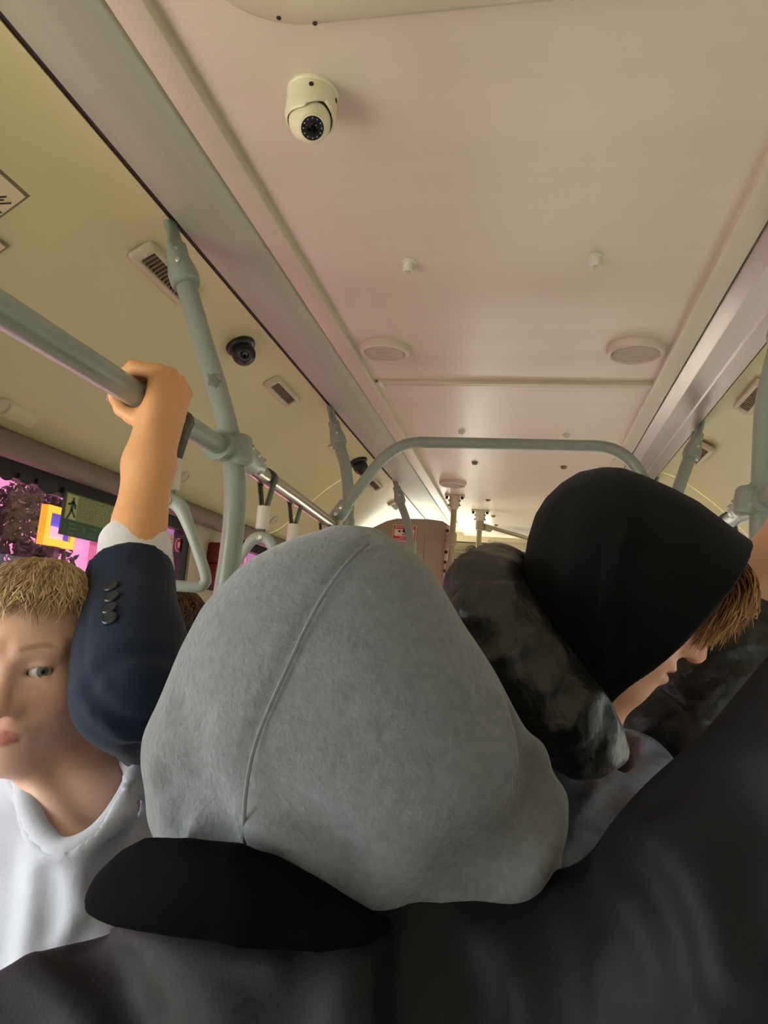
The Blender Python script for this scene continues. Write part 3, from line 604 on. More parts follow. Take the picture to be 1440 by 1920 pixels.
# ================================================================== signs on the left
def exit_sign():
    x = XL+0.004; y0, y1, z0, z1 = 1.695, 1.945, 1.826, 1.946; zm = 1.871
    t = thing('exit_sign', 'green emergency exit sign with a running figure on the pink window', 'sign', (x, (y0+y1)/2, z0))
    MB().box((x-0.004, y0, z0), (x, y1, z1)).build('board', M['signd'], t)
    MB().box((x, y0+0.006, zm), (x+0.001, y1, z1-0.003)).build('upper_field', M['signg'], t)
    MB().box((x+0.001, y0+0.010, zm+0.001), (x+0.0016, y0+0.058, z1-0.006)).build('doorway', M['signl'], t)
    f = MB(); X0 = x+0.0016; Y = y0+0.034; Z = zm
    f.lathe([(0.0052, 0), (0.0052, 0.0006)], (X0, Y+0.004, Z+0.058), (1, 0, 0), 14)
    def limb(*pp, w=0.0035):
        for (a, b), (c, d) in zip(pp[:-1], pp[1:]):
            p = np.array([X0+0.0003, Y+a, Z+b]); q = np.array([X0+0.0003, Y+c, Z+d]); f.obox((p+q)/2, (q-p, np.cross(q-p, (1, 0, 0)), (1, 0, 0)), (np.linalg.norm(q-p)/2+w*0.5, w, 0.0003))
    limb((0.003, 0.050), (0.000, 0.028), w=0.0062); limb((0.004, 0.049), (0.014, 0.042), (0.016, 0.033)); limb((0.0, 0.048), (-0.011, 0.042), (-0.016, 0.042), w=0.003)
    limb((0.0, 0.030), (-0.005, 0.016), (-0.014, 0.003)); limb((0.002, 0.028), (0.010, 0.018), (0.018, 0.010)); limb((-0.014, 0.003), (-0.018, 0.003), w=0.002)
    f.build('running_figure', M['signd'], t)
    U, W = (0, 1, 0), (0, 0, 1)
    text('lettering', 'АВАРИЙНЫЙ', 0.030, (x+0.001, y0+0.068, z1-0.029), U, W, M['signt'], t, squash=0.98)
    text('lettering', 'ВЫХОД', 0.028, (x+0.001, y0+0.085, z1-0.055), U, W, M['signt'], t, squash=0.98)
    for (a, b, s_, tx) in ((0.012, 0.026, 0.016, '1'), (0.030, 0.034, 0.010, 'Сдвинь'), (0.030, 0.022, 0.010, 'пломбу'), (0.030, 0.010, 0.010, 'ручки'), (0.098, 0.026, 0.016, '2'), (0.122, 0.034, 0.011, 'Выдави'), (0.122, 0.022, 0.011, 'стекло'), (0.122, 0.010, 0.010, 'наружу')):
        text('lettering', tx, s_, (x, y0+a, z0+b), U, W, M['signt2'], t)
exit_sign()
x = XL-0.020
t = thing('window_notice', 'thin outlined notice sheet stuck on the pink window beside the round sticker', 'notice', (x, 2.335, 1.86))
MB().box((x-0.002, 2.300, 1.815), (x, 2.368, 1.915)).build('sheet', M['pinkp'], t)
for i in range(6): MB().box((x, 2.308, 1.825+i*0.015), (x+0.0006, 2.360, 1.8265+i*0.015)).build('printed_line', M['ink'], t)
t = thing('round_sticker', 'round magenta pictogram sticker on the pink window left of the pillar', 'sticker', (x, 2.408, 1.885))
MB().lathe([(0.026, 0), (0.026, 0.001)], (x, 2.408, 1.885), (1, 0, 0), 28).build('white_rim', M['paper'], t)
MB().lathe([(0.023, 0.001), (0.023, 0.0016)], (x, 2.408, 1.885), (1, 0, 0), 28).build('disc', M['magenta'], t)
MB().box((x+0.0016, 2.400, 1.875), (x+0.0022, 2.416, 1.895)).build('pictogram', M['paper'], t)
t = thing('red_emergency_box', 'dark red emergency box with an orange label mounted on the pillar', 'box', (XL+0.03, 2.68, 1.74))
MB().box((XL, 2.60, 1.735), (XL+0.05, 2.74, 1.84)).build('lower_case', M['maroon'], t, bevel=0.006)
MB().box((XL, 2.605, 1.838), (XL+0.06, 2.70, 1.925)).build('upper_case', M['maroon'], t, bevel=0.012, seg=3)
MB().box((XL+0.05, 2.608, 1.745), (XL+0.0515, 2.655, 1.80)).build('orange_label', M['orange'], t)
MB().tube(smooth_path([(XL+0.06, 2.705, 1.90), (XL+0.07, 2.735, 1.88), (XL+0.06, 2.73, 1.84)], 5), 0.004, 8).build('pull_cord', M['red'], t)
# ================================================================== front of the bus
pc = [(-0.47, 0.0), (-0.47, 2.262), (-0.505, 2.283), (-0.60, 2.292), (-0.78, 2.286), (-0.84, 2.268), (-0.92, 2.225), (-1.02, 2.145), (-1.10, 2.055), (-1.235, 2.0), (-1.235, 0)]
t = thing('cab_partition', 'beige driver cab partition with a rounded top at the front left', 'partition', (-0.85, 4.12, 0))
cutx = -0.605
MB().prism([(x, z) for x, z in pc if x < cutx]+[(cutx, 0), (cutx, 2.2915)], 4.10, 4.14) if 0 else None
MB().prism([(cutx-0.002, 0), (cutx-0.002, 2.291)]+[(x, z) for x, z in pc if x < cutx], 4.10, 4.14).build('fixed_panel', M['cab'], t)
MB().prism([(x, z) for x, z in pc if x > cutx]+[(cutx+0.003, 2.2915), (cutx+0.003, 0)], 4.10, 4.14).build('door_panel', M['cab'], t)
MB().box((-0.480, 4.085, 0.1), (-0.462, 4.16, 2.26)).build('hinge_rail', M['strip'], t, bevel=0.003)
for z in (2.225, 2.165, 2.10, 2.04, 1.99): MB().lathe([(0.010, 0), (0.010, 0.008), (0.006, 0.010)], (-0.472, 4.085, z), (0, -1, 0), 12).build('hinge_bolt', M['ventd'], t)
MB().box((-0.476, 4.05, 2.13), (-0.44, 4.085, 2.20)).build('latch', M['steel'], t, bevel=0.004)
# warning sign
o = np.array([-0.797, 4.098, 2.151]); t = thing('warning_sign', 'red and white video surveillance sign on the cab partition', 'sign', o)
MB().box((o[0], 4.094, o[2]), (o[0]+0.140, 4.099, o[2]+0.098)).build('white_border', M['paper'], t)
MB().box((o[0]+0.004, 4.0925, o[2]+0.004), (o[0]+0.136, 4.094, o[2]+0.094)).build('red_field', M['red'], t)
MB().box((o[0]+0.010, 4.0915, o[2]+0.030), (o[0]+0.130, 4.0925, o[2]+0.071)).build('picture_field', M['paper'], t)
cm = MB(); cm.obox((o[0]+0.080, 4.091, o[2]+0.055), ((0.85, 0, -0.52), (0, 1, 0), (0.52, 0, 0.85)), (0.022, 0.0005, 0.010)); cm.lathe([(0.007, 0), (0.007, 0.0008)], (o[0]+0.040, 4.0915, o[2]+0.058), (0, -1, 0), 14)
cm.obox((o[0]+0.072, 4.091, o[2]+0.040), ((1, 0, -0.1), (0, 1, 0), (0.1, 0, 1)), (0.015, 0.0005, 0.0022)); cm.lathe([(0.006, 0), (0.006, 0.0008)], (o[0]+0.090, 4.0915, o[2]+0.036), (0, -1, 0), 14)
cm.build('camera_pictogram', M['ink'], t)
text('lettering', 'ВНИМАНИЕ', 0.021, (o[0]+0.070, 4.0925, o[2]+0.082), (1, 0, 0), (0, 0, 1), M['paper'], t, align='CENTER', squash=0.95)
text('lettering', 'ВЕДЕТСЯ', 0.011, (o[0]+0.070, 4.0925, o[2]+0.022), (1, 0, 0), (0, 0, 1), M['paper'], t, align='CENTER')
text('lettering', 'ВИДЕОНАБЛЮДЕНИЕ', 0.0115, (o[0]+0.070, 4.0925, o[2]+0.011), (1, 0, 0), (0, 0, 1), M['paper'], t, align='CENTER')
def stanchion(lab, x, y, zjoint):
    t = thing('front_stanchion', lab, 'stanchion', (x, y, 0), 'front stanchions')
    MB().tube([(x, y, 0), (x, y, 2.36)], 0.0165, 18).build('tube', M['steel'], t)
    MB().lathe([(0.03, 0), (0.03, 0.05), (0.022, 0.075), (0.021, 0.08)], (x, y, 2.402), (0, 0, -1), 22).build('socket', M['strip'], t)
    MB().box((x-0.055, y-0.03, 2.394), (x+0.055, y+0.03, 2.404)).build('flange', M['strip'], t, bevel=0.003)
    for sx in (-1, 1): MB().lathe([(0.008, 0), (0.008, 0.012), (0.006, 0.016)], (x+sx*0.043, y-0.018, 2.394), (0, 0, -1), 8).build('bolt', M['ventd'], t)
    for sx in (-1, 1):
        for z in (2.372, 2.345): MB().lathe([(0.005, 0), (0.005, 0.009), (0.003, 0.010)], (x+sx*0.026, y-0.01, z), (sx, 0, 0), 8).build('bolt', M['slat'], t)
    MB().tube([(x, y, zjoint-0.035), (x, y, zjoint-0.03), (x, y, zjoint+0.03), (x, y, zjoint+0.035)], [0.02, 0.025, 0.025, 0.02], 18).build('joint', M['cab'], t)
    MB().tube([(x, y, 1.97), (x, y, 2.03)], 0.025, 18).build('joint', M['cab'], t)
stanchion('nearer front stanchion bolted to the ceiling beside the cab partition', -0.423, 3.91, 2.155)
stanchion('farther front stanchion carrying the front header bar', -0.308, 4.37, 2.312)
t = thing('header_bar', 'thin header bar running forward from the farther front stanchion', 'bar', (-0.2, 4.5, 2.31))
MB().tube([(-0.285, 4.37, 2.312), (0.03, 4.95, 2.312), (0.3, 5.45, 2.312)], 0.013, 14).build('tube', M['steel'], t)
MB().tube([(-0.285, 4.372, 2.30), (-0.25, 4.432, 2.30)], 0.022, 12).build('end_joint', M['cab'], t)
t = thing('front_cabinet', 'cream header cabinet with shelves above the dark windscreen', 'cabinet', (-0.1, 5.3, 2.0))
MB().box((-0.27, 4.95, 2.235), (0.9, 5.5, 2.292)).build('header', M['cream'], t, bevel=0.004)
MB().box((-0.285, 4.93, 1.3), (-0.235, 5.5, 2.30)).build('post', M['strip'], t, bevel=0.004)
MB().box((-0.235, 5.0, 1.4), (0.9, 5.02, 2.235)).build('dark_panel', M['lilac'], t)
MB().box((-0.56, 4.96, 1.9), (-0.29, 5.0, 2.27)).build('back_panel', M['pinkp'] if 0 else M['cab'], t)
for z in (2.20, 2.16): MB().box((-0.56, 4.94, z), (-0.29, 4.96, z+0.006)).build('shelf_edge', M['wall'], t)
MB().box((-0.53, 4.935, 2.135), (-0.44, 4.945, 2.15)).build('slot', M['ventd'], t)
tt_ = dome_cam('dome_camera', 'tiny dark dome camera in the driver cab beyond the stanchions', (-0.395, 4.95, 2.215), (0, -1, -0.2), (0.2, -1, -0.4), 0.03, False)
# ================================================================== outside
gr = MB().box((-60, -60, -0.45), (60, 60, -0.40)).build('ground', M['road']); tag(gr, kind='structure')
def building(lab, x, y0, y1, h, mt, wins):
    t = thing('building', lab, 'building', (x, (y0+y1)/2, -0.4))
    MB().box((x-4, y0, -0.42), (x, y1, h)).build('wall', M[mt], t)
    for (yy, zz, a, b) in wins:
        f = MB().box((x, yy-a-0.08, zz-0.08), (x+0.06, yy+a+0.08, zz+b+0.08)).build('window_frame', M['white'], t)
        MB().box((x+0.06, yy-a, zz), (x+0.08, yy+a, zz+b)).build('pane', M['pane'], f)
building('pale facade seen through the pink window at the left edge', -9.5, 3.0, 14.0, 9.0, 'facade', [(4.2+2.0*i, z, 0.5, 1.3) for i in range(5) for z in (0.6, 3.2, 5.6)])
building('brown facade farther along beyond the pink window', -11, 14.3, 30, 7.0, 'facade2', [(16+2.2*i, z, 0.6, 1.3) for i in range(6) for z in (0.8, 3.4)])
def tree(x, y, h, lab):
    t = thing('street_tree', lab, 'tree', (x, y, -0.4))
    MB().tube([(x, y, -0.4), (x+0.05, y, h*0.4), (x, y+0.05, h*0.75)], [0.12, 0.09, 0.05], 10).build('trunk', M['bark'], t)
    n = 3600; d = rng.normal(size=(n, 3)); d /= np.linalg.norm(d, axis=1)[:, None]; r = rng.uniform(0.3, 1.0, n)**0.5*(1+0.25*np.sin(d[:, 0]*5+d[:, 2]*7))
    P = np.array([x, y, h*0.72])+d*r[:, None]*np.array([0.75, 0.8, h*0.36]); vs = []; fs = []
    for i, p in enumerate(P):
        a = rng.normal(size=3); a /= np.linalg.norm(a); b = np.cross(a, rng.normal(size=3)); b /= np.linalg.norm(b); s = rng.uniform(0.05, 0.10)
        vs += [p-a*s, p+b*s*0.5, p+a*s, p-b*s*0.5]; fs.append((4*i, 4*i+1, 4*i+2, 4*i+3))
    me = MB().add(vs, fs).mesh('foliage'); tag(link('foliage', me, M['leaf'], t, smooth=False), kind='stuff')
BLB = atx(85, 945, -6.0); BRT = atx(128, 1030, -6.0)
t = thing('billboard', 'yellow framed blue poster board standing across the street', 'billboard', (-6, (BLB[1]+BRT[1])/2, -0.4))
ya, yb, za, zb = BLB[1], BLB[1]+0.62, BRT[2], BLB[2]
fw_ = 0.09
fb = MB()
for q in ((ya, yb, za, za+fw_), (ya, yb, zb-fw_, zb), (ya, ya+fw_, za+fw_, zb-fw_), (yb-fw_, yb, za+fw_, zb-fw_)): fb.box((-6.05, q[0], q[2]), (-5.95, q[1], q[3]))
fb.build('frame', M['yellow'], t)
MB().box((-6.03, ya+fw_, za+fw_), (-5.99, yb-fw_, zb-fw_)).build('poster', M['blue'], t)
MB().box((-5.99, ya+fw_+0.05, za+fw_), (-5.985, yb-0.2, za+0.25)).build('poster_print', M['paper'], t)
MB().box((-6.04, (ya+yb)/2-0.05, -0.4), (-5.97, (ya+yb)/2+0.05, za)).build('post', M['frame'], t)
tree(-7.6, 9.45, 3.25, 'dark leafy street tree left of the yellow poster board')
# ================================================================== PEOPLE
SK = np.array(srgb(222, 172, 142)[:3]); LIP = np.array(srgb(200, 134, 122)[:3]); BLUSH = np.array(srgb(216, 148, 124)[:3])
def head_sdf(L, hooded=False):
    "head in its own axes: x right, y out of the face, z up, origin between the eyes inside the skull"
    A = L.copy(); A[..., 0] = np.abs(A[..., 0])
    f = ell(L, (0, -0.018, 0.036), (0.076, 0.097, 0.084)) if not hooded else ell(L, (0, 0.005, 0.004), (0.060, 0.070, 0.056))
    f = smin(f, ell(L, (0, 0.022, -0.030), (0.064, 0.062, 0.082)), 0.03)
    f = smin(f, cone(A, (0.050, -0.008, -0.062), (0.012, 0.058, -0.096), 0.018, 0.017), 0.03)
    f = smin(f, ell(L, (0, 0.064, -0.098), (0.021, 0.018, 0.017)), 0.018)
    f = smin(f, ell(A, (0.044, 0.052, -0.026), (0.022, 0.018, 0.018)), 0.03)
    f = smin(f, cone(A, (0.012, 0.077, 0.021), (0.046, 0.064, 0.024), 0.009, 0.008), 0.016)      # brow
    f = smax(f, -ell(A, (0.032, 0.094, 0.000), (0.019, 0.017, 0.0105)), 0.016)                    # eye socket
    n = cone(L, (0, 0.078, 0.010), (0, 0.099, -0.036), 0.0075, 0.0095); n = smin(n, ell(A, (0.0125, 0.087, -0.041), (0.0075, 0.011, 0.0075)), 0.010)
    n = smin(n, ell(L, (0, 0.100, -0.039), (0.0085, 0.0085, 0.008)), 0.008)
    f = smin(f, n, 0.012); f = smax(f, -ell(A, (0.0065, 0.094, -0.0495), (0.0035, 0.006, 0.004)), 0.003)
    f = smin(f, ell(L, (0, 0.072, -0.069), (0.030, 0.016, 0.020)), 0.016)                         # muzzle
    up = ell(A, (0.008, 0.0835, -0.0640), (0.017, 0.0085, 0.0048)); lo_ = ell(L, (0, 0.0835, -0.0755), (0.0185, 0.0095, 0.0062))
    f = smin(f, up, 0.006); f = smin(f, lo_, 0.006)
    f = f+0.0035*np.exp(-((L[..., 2]+0.0692+6*A[..., 0]**2)/0.0016)**2)*(A[..., 0] < 0.025)*(L[..., 1] > 0.06)
    f = f+0.0016*np.exp(-((L[..., 2]+0.0535)/0.006)**2-(L[..., 0]/0.0035)**2)*(L[..., 1] > 0.06)      # philtrum
    # lids and eye opening
    lens = np.sqrt(((A[..., 0]-0.0325)/0.0150)**2+((L[..., 2]+0.0004-0.12*(A[..., 0]-0.0325))/0.0045)**2)-1; lens = lens*0.0045
    lid = sph(A, (0.032, 0.0665, 0), 0.0145); f = smin(f, lid, 0.005)
    f = smax(f, -smax(lens, sph(A, (0.032, 0.0765, 0), 0.020), 0.002), 0.0015)
    # ear
    e = ell(A, (0.077, -0.012, -0.008), (0.008, 0.018, 0.031)); e = smax(e, -ell(A, (0.087, -0.008, -0.006), (0.007, 0.010, 0.020)), 0.004); e = smin(e, ell(A, (0.078, -0.004, -0.034), (0.006, 0.008, 0.010)), 0.006)
    f = smin(f, e, 0.006)
    return f
def skin_color(L, brow, base=SK, browz=0.024):
    A = np.abs(L[:, 0]); n = len(L); c = np.tile(base, (n, 1)); face = L[:, 1] > 0.045
    def mixin(mask, col):
        nonlocal c; mask = (mask*face)[:, None]; c = c*(1-mask)+np.array(col)*mask
    mixin(0.55*np.exp(-((A-0.042)/0.02)**2-((L[:, 2]+0.03)/0.02)**2), BLUSH); mixin(0.5*np.exp(-(A/0.018)**2-((L[:, 2]+0.04)/0.014)**2), BLUSH)
    lipm = (1-np.clip((A/0.0255)**2+((L[:, 2]+0.0695)/(0.0098))**2, 0, 1.2)/1.0); mixin(np.clip(lipm*4, 0, 1)*(L[:, 1] > 0.068), LIP)
    bz = browz+0.006*np.sin(np.clip((A-0.012)/0.040, 0, 1)*2.4)-0.004*np.clip((A-0.04)/0.015, 0, 1)
    bm = np.exp(-((L[:, 2]-bz)/0.0034)**4)*np.clip((A-0.011)/0.004, 0, 1)*np.clip((0.054-A)/0.01, 0, 1); mixin(bm*0.7, brow)
    ed = np.sqrt(((A-0.0325)/0.0150)**2+((L[:, 2]-0.0004-0.12*(A-0.0325))/0.0052)**2); mixin(0.55*np.exp(-((ed-1.0)/0.16)**2)*(L[:, 1] > 0.06), np.array(brow)*0.6+np.array(base)*0.15)
    return np.clip(c, 0, 1)
def eye(parent, fr, sx, iris, gaze):
    n1, n2 = 28, 20; vs = [(0, 0, 1)]; 
    g = np.array(gaze, float); g /= np.linalg.norm(g); q = np.array([0, 0, 1.0]); u = np.cross(g, q); u /= np.linalg.norm(u); v = np.cross(u, g)
    ctr = np.array([0.032*sx, 0.0665, 0]); r = 0.0124; V = []; cl = []; fs = []
    for i in range(n2+1):
        a = math.pi*i/n2*0.999+0.0005; rr = r*(1+0.05*math.exp(-(a/0.42)**4))
        for j in range(n1):
            b = 2*math.pi*j/n1; V.append(ctr+rr*(math.cos(a)*g+math.sin(a)*(math.cos(b)*u+math.sin(b)*v)))
            col = (0.01, 0.01, 0.012) if a < 0.17 else (iris if a < 0.46 else ((np.array(iris)*0.35) if a < 0.52 else (0.58, 0.53, 0.51))); cl.append(tuple(col)+(1,))
    for i in range(n2):
        for j in range(n1): fs.append((i*n1+j, (i+1)*n1+j, (i+1)*n1+(j+1) % n1, i*n1+(j+1) % n1))
    me = bpy.data.meshes.new('eye'); me.from_pydata([tuple(map(float, to_world(p, fr))) for p in V], [], fs); a = me.color_attributes.new('Col', 'FLOAT_COLOR', 'POINT'); a.data.foreach_set('color', np.array(cl, np.float32).ravel())
    return link('eye', me, M['eye'], parent)
def strands(name, parent, paths, r0, c0, c1, material, nseg=None, sides=3):
    "tapered hair strands, all one part"
    V = []; Fs = []; Cc = []; k = 0
    for pth in paths:
        pth = np.array(pth, float); m = len(pth); tan = np.gradient(pth, axis=0); tan /= np.linalg.norm(tan, axis=1)[:, None]+1e-9
        q = rng.normal(size=3); u = np.cross(tan, q); u /= np.linalg.norm(u, axis=1)[:, None]+1e-9; v = np.cross(tan, u)
        rr = r0*rng.uniform(0.7, 1.3)*(1-np.linspace(0, 1, m)**2*0.85); t = rng.uniform(); col = np.array(c0)*(1-t)+np.array(c1)*t
        for j in range(sides):
            a = 2*math.pi*j/sides; V.append(pth+rr[:, None]*(math.cos(a)*u+math.sin(a)*v)); Cc.append(np.tile(np.append(col*rng.uniform(0.8, 1.2), 1), (m, 1)))
        for i in range(m-1):
            for j in range(sides): a = k+j*m+i; b = k+((j+1) % sides)*m+i; Fs.append((a, a+1, b+1, b))
        k += m*sides
    me = bpy.data.meshes.new(name); me.from_pydata(np.concatenate(V).tolist(), [], Fs); a = me.color_attributes.new('Col', 'FLOAT_COLOR', 'POINT'); a.data.foreach_set('color', np.concatenate(Cc).astype(np.float32).ravel())
    return link(name, me, material, parent)
def lower_body(t, x, y, yaw, top, hipw=0.09, col='denim'):
    c, s = math.cos(yaw), math.sin(yaw)
    W = lambda a, b, z: np.array([x+c*a-s*b, y+s*a+c*b, z])
    def legs(P):
        f = None
        for e in (-1, 1):
            g = chain(P, [W(e*hipw, 0, top-0.06), W(e*(hipw+0.01), 0.02, 0.5), W(e*(hipw+0.01), -0.01, 0.07)], [0.098, 0.072, 0.062]); f = g if f is None else smin(f, g, 0.03)
        f = smin(f, cone(P, W(-hipw*0.9, 0, top), W(hipw*0.9, 0, top), 0.10, 0.10), 0.04)
        return np.maximum(f, P[..., 2]-top-0.06)
    sdf_obj('trousers', legs, W(0, 0, 0)-np.array([0.34, 0.34, -0.02]), W(0, 0, top)+np.array([0.34, 0.34, 0.12]), 0.014, M[col], t)
    for e in (-1, 1):
        a, b = W(e*(hipw+0.01), -0.04, 0.055), W(e*(hipw+0.025), 0.15, 0.04)
        sdf_obj('shoe', lambda P: np.maximum(smin(cone(P, a, b, 0.047, 0.036), cone(P, a, a+np.array([0, 0, 0.05]), 0.046, 0.044), 0.02), -P[..., 2]+0.001), np.minimum(a, b)-0.08, np.maximum(a, b)+np.array([0.08, 0.08, 0.09]), 0.008, M['shoe'], t)
def poly2d(px_, pz_, poly):
    n = len(poly); d = np.full(px_.shape, 1e9, np.float32); s = np.ones(px_.shape, np.float32)
    for i in range(n):
        a = poly[i]; b = poly[i-1]; ex, ez = b[0]-a[0], b[1]-a[1]; wx, wz = px_-a[0], pz_-a[1]; tt = np.clip((wx*ex+wz*ez)/(ex*ex+ez*ez+1e-12), 0, 1); bx, bz = wx-ex*tt, wz-ez*tt
        d = np.minimum(d, bx*bx+bz*bz); c1 = pz_ >= a[1]; c2 = pz_ < b[1]; c3 = ex*wz > ez*wx; fl = (c1 & c2 & c3) | (~c1 & ~c2 & ~c3); s = np.where(fl, -s, s)
    return s*np.sqrt(d)
# ------------------------------------------------------------------ A: fair-haired person in a white T-shirt
def person_tee():
    O = at(52, 1247, 0.730); yaw = math.radians(-68); fwd = np.array([math.cos(yaw), math.sin(yaw), -0.03])
    fr = frame_mat(O, fwd, (-0.10, 0.10, 1), 0.925)
    t = thing('person', 'fair-haired person in a white T-shirt looking out toward the pink window', 'person', (O[0]+0.05, 0.77, 0))
    nb = at(158, 1535, 0.760)                     # base of the neck
    sl, sr = at(-170, 1690, 0.76), at(300, 1655, 0.755)
    def body(P):
        L = to_local(P, fr)/1.0
        f = head_sdf(L)
        jn = to_world((0, -0.036, -0.080), fr)
        nk = smin(cone(P, jn, nb+V3(0, 0.012, 0), 0.046, 0.054), cone(P, nb, nb+V3(0.01, 0.03, -0.10), 0.060, 0.09), 0.03)
        f = smin(f, nk, 0.020)
        # sternomastoid, collar bones, throat pit
        f = smin(f, cone(P, to_world((0.055, -0.02, -0.06), fr), at(140, 1572, 0.690), 0.012, 0.007), 0.025)
        f = smin(f, chain(P, [at(128, 1588, 0.690), at(190, 1585, 0.705), at(222, 1575, 0.735)], [0.008, 0.007, 0.006]), 0.025)
        f = smin(f, chain(P, [at(95, 1590, 0.690), at(78, 1598, 0.700), at(66, 1604, 0.715)], [0.008, 0.006, 0.005]), 0.025)
        ch = ell(P, nb+V3(0, 0.03, -0.23), (0.13, 0.075, 0.2))
        f = smin(f, ch, 0.03)
        return f
    BR = np.array(srgb(150, 112, 80)[:3])
    b = sdf_obj('body', body, (-0.86, 0.50, 1.10), (-0.22, 1.0, 1.72), 0.0032, M['skin'], t, lambda V: skin_color(to_local(V, fr), BR, np.array(srgb(228, 184, 162)[:3])))
    for sx in (-1, 1): eye(t, fr, sx, (0.17, 0.19, 0.18), (-0.55, 1, 0.05))
    # shirt
    c0 = at(110, 1592, 0.648); bk = at(190, 1448, 0.825)
    nl = [at(40, 1440, 0.745), at(50, 1490, 0.705), at(68, 1548, 0.672), at(110, 1590, 0.652), at(172, 1570, 0.662), at(222, 1515, 0.690), at(252, 1448, 0.742), at(225, 1415, 0.80), at(150, 1405, 0.825), at(80, 1410, 0.80)]
    P3 = nl[-1:]+nl+nl[:2]; ringp = []
    for i in range(len(nl)):
        a_, b_, c_, d_ = P3[i:i+4]
        for k_ in range(5): q = k_/5; ringp.append(0.5*((2*b_)+(-a_+c_)*q+(2*a_-5*b_+4*c_-d_)*q*q+(-a_+3*b_-3*c_+d_)*q**3))
    upoly = [(p[0], p[2]) for p in ringp[:31]]; upoly = upoly+[(upoly[-1][0]+0.01, upoly[-1][1]+0.2), (upoly[0][0]-0.01, upoly[0][1]+0.2)]
    def tee0(P):
        ch = smin(cone(P, sl+V3(0.06, 0, -0.035), sr+V3(-0.06, 0, -0.035), 0.066, 0.052), ell(P, nb+V3(0, 0.010, -0.20), (0.175, 0.122, 0.22)), 0.06); ch = smin(ch, chain(P, [c0+V3(0, 0.034, -0.030), c0+V3(0, 0.055, -0.12), c0+V3(0, 0.07, -0.25)], [0.030, 0.06, 0.08], 0.03), 0.07); ch = smin(ch, cone(P, nl[6]+V3(-0.01, 0.02, -0.03), sr+V3(-0.06, 0, -0.03), 0.036, 0.055), 0.04); ch = smin(ch, cone(P, nl[0]+V3(0.0, 0.015, -0.025), sl+V3(0.06, 0, -0.02), 0.034, 0.066), 0.04)
        f = ch
        f = smin(f, cone(P, nb+V3(0, 0.02, -0.25), nb+V3(0, 0.03, -0.75), 0.14, 0.135), 0.08)
        for s_, q in ((sl, -1), (sr, 1)): f = smin(f, chain(P, [s_+V3(-0.04*q, 0, -0.045), s_+V3(0.02*q, 0, -0.12), s_+V3(0.035*q, -0.0, -0.27)], [0.066, 0.062, 0.062]), 0.03)
        f = smin(f, pdist(P, ringp+[ringp[0]])-0.013, 0.035)
        return f
    def hole(P):
        return np.maximum(poly2d(P[..., 0], P[..., 2], upoly), P[..., 1]-0.80)
    fl = [(marched(tee0, pl), am, wd) for pl, am, wd in (([(60, 1640), (55, 1730), (40, 1830)], -0.006, 0.010), ([(90, 1640), (95, 1740), (80, 1850)], 0.006, 0.012), ([(150, 1640), (140, 1720), (90, 1800)], -0.007, 0.012), ([(205, 1600), (190, 1700), (120, 1800)], 0.007, 0.014), ([(245, 1520), (235, 1620), (180, 1720)], -0.007, 0.014), ([(20, 1600), (15, 1700), (0, 1800)], 0.006, 0.012), ([(262, 1480), (258, 1530), (245, 1580)], 0.006, 0.008))]
    fl = [q for q in fl if len(q[0]) > 2]
    def tee(P):
        f = folds(P, tee0(P), fl); return smax(smax(f, -hole(P), 0.004), -(P[..., 2]-0.93), 0.01)
    sdf_obj('t_shirt', tee, (-0.92, 0.48, 0.9), (-0.20, 1.02, 1.50), 0.0055, M['tee'], t)
    MB().tube(ringp, 0.0125, 12, closed=True, ry=0.75).build('collar', M['tee'], t)
    vsm = []
    # hair: scalp cap plus strands combed down over the forehead
    cr = np.array([0.0, -0.045, 0.112])
    def cap(P):
        L = to_local(P, fr); f = ell(L, (0, -0.022, 0.040), (0.081, 0.101, 0.087)); f = np.maximum(f, -(L[..., 2]-(0.078+0.05*np.clip((0.03-L[..., 1])/0.02, -5, 0)*0-0.16*np.clip(0.045-L[..., 1], 0, 1)*1.0)))
        return smax(f, -(L[..., 2]+0.02), 0.01)
    HB0, HB1 = np.array(srgb(138, 108, 78)[:3]), np.array(srgb(238, 206, 160)[:3])
    sdf_obj('scalp_hair', cap, O-0.17, O+0.19, 0.004, M['hairs'], t, lambda V: np.tile(np.array(srgb(150, 120, 88)[:3]), (len(V), 1)))
    E0 = np.array([0, -0.022, 0.040]); ER = np.array([0.081, 0.101, 0.088]); paths = []
    for i in range(1500):
        az = rng.uniform(-math.pi, math.pi); e0 = rng.uniform(0.0, 0.85); front = abs(az) < 1.15
        end = (1.26+0.26*rng.uniform()) if front else (1.45+0.35*rng.uniform()); ln_ = rng.uniform(0.45, 0.85); e1 = min(e0+ln_, end); sw = rng.normal()*0.22+0.10; pth = []
        for s in np.linspace(0, 1, 8):
            el = e0+(e1-e0)*s; a = az+sw*s+0.08*math.sin(5*s+i); lift = 1.012+0.05*math.sin(math.pi*min(s*0.8+0.1, 1))*rng.uniform(0.6, 1.0)+(0.05*s*s*rng.uniform() if front else 0.015*s)
            d = np.array([math.sin(a)*math.sin(el), math.cos(a)*math.sin(el), math.cos(el)]); d = d+0.25*np.array([0, -1, 0.4])*max(0, 1-el)*0.6; d /= np.linalg.norm(d)
            pth.append(to_world(E0+d*ER*lift, fr))
        paths.append(pth)
    strands('hair', t, paths, 0.0013, HB0, HB1, M['hairs'])
    lower_body(t, nb[0], nb[1]+0.03, math.radians(180), 0.93)
person_tee()
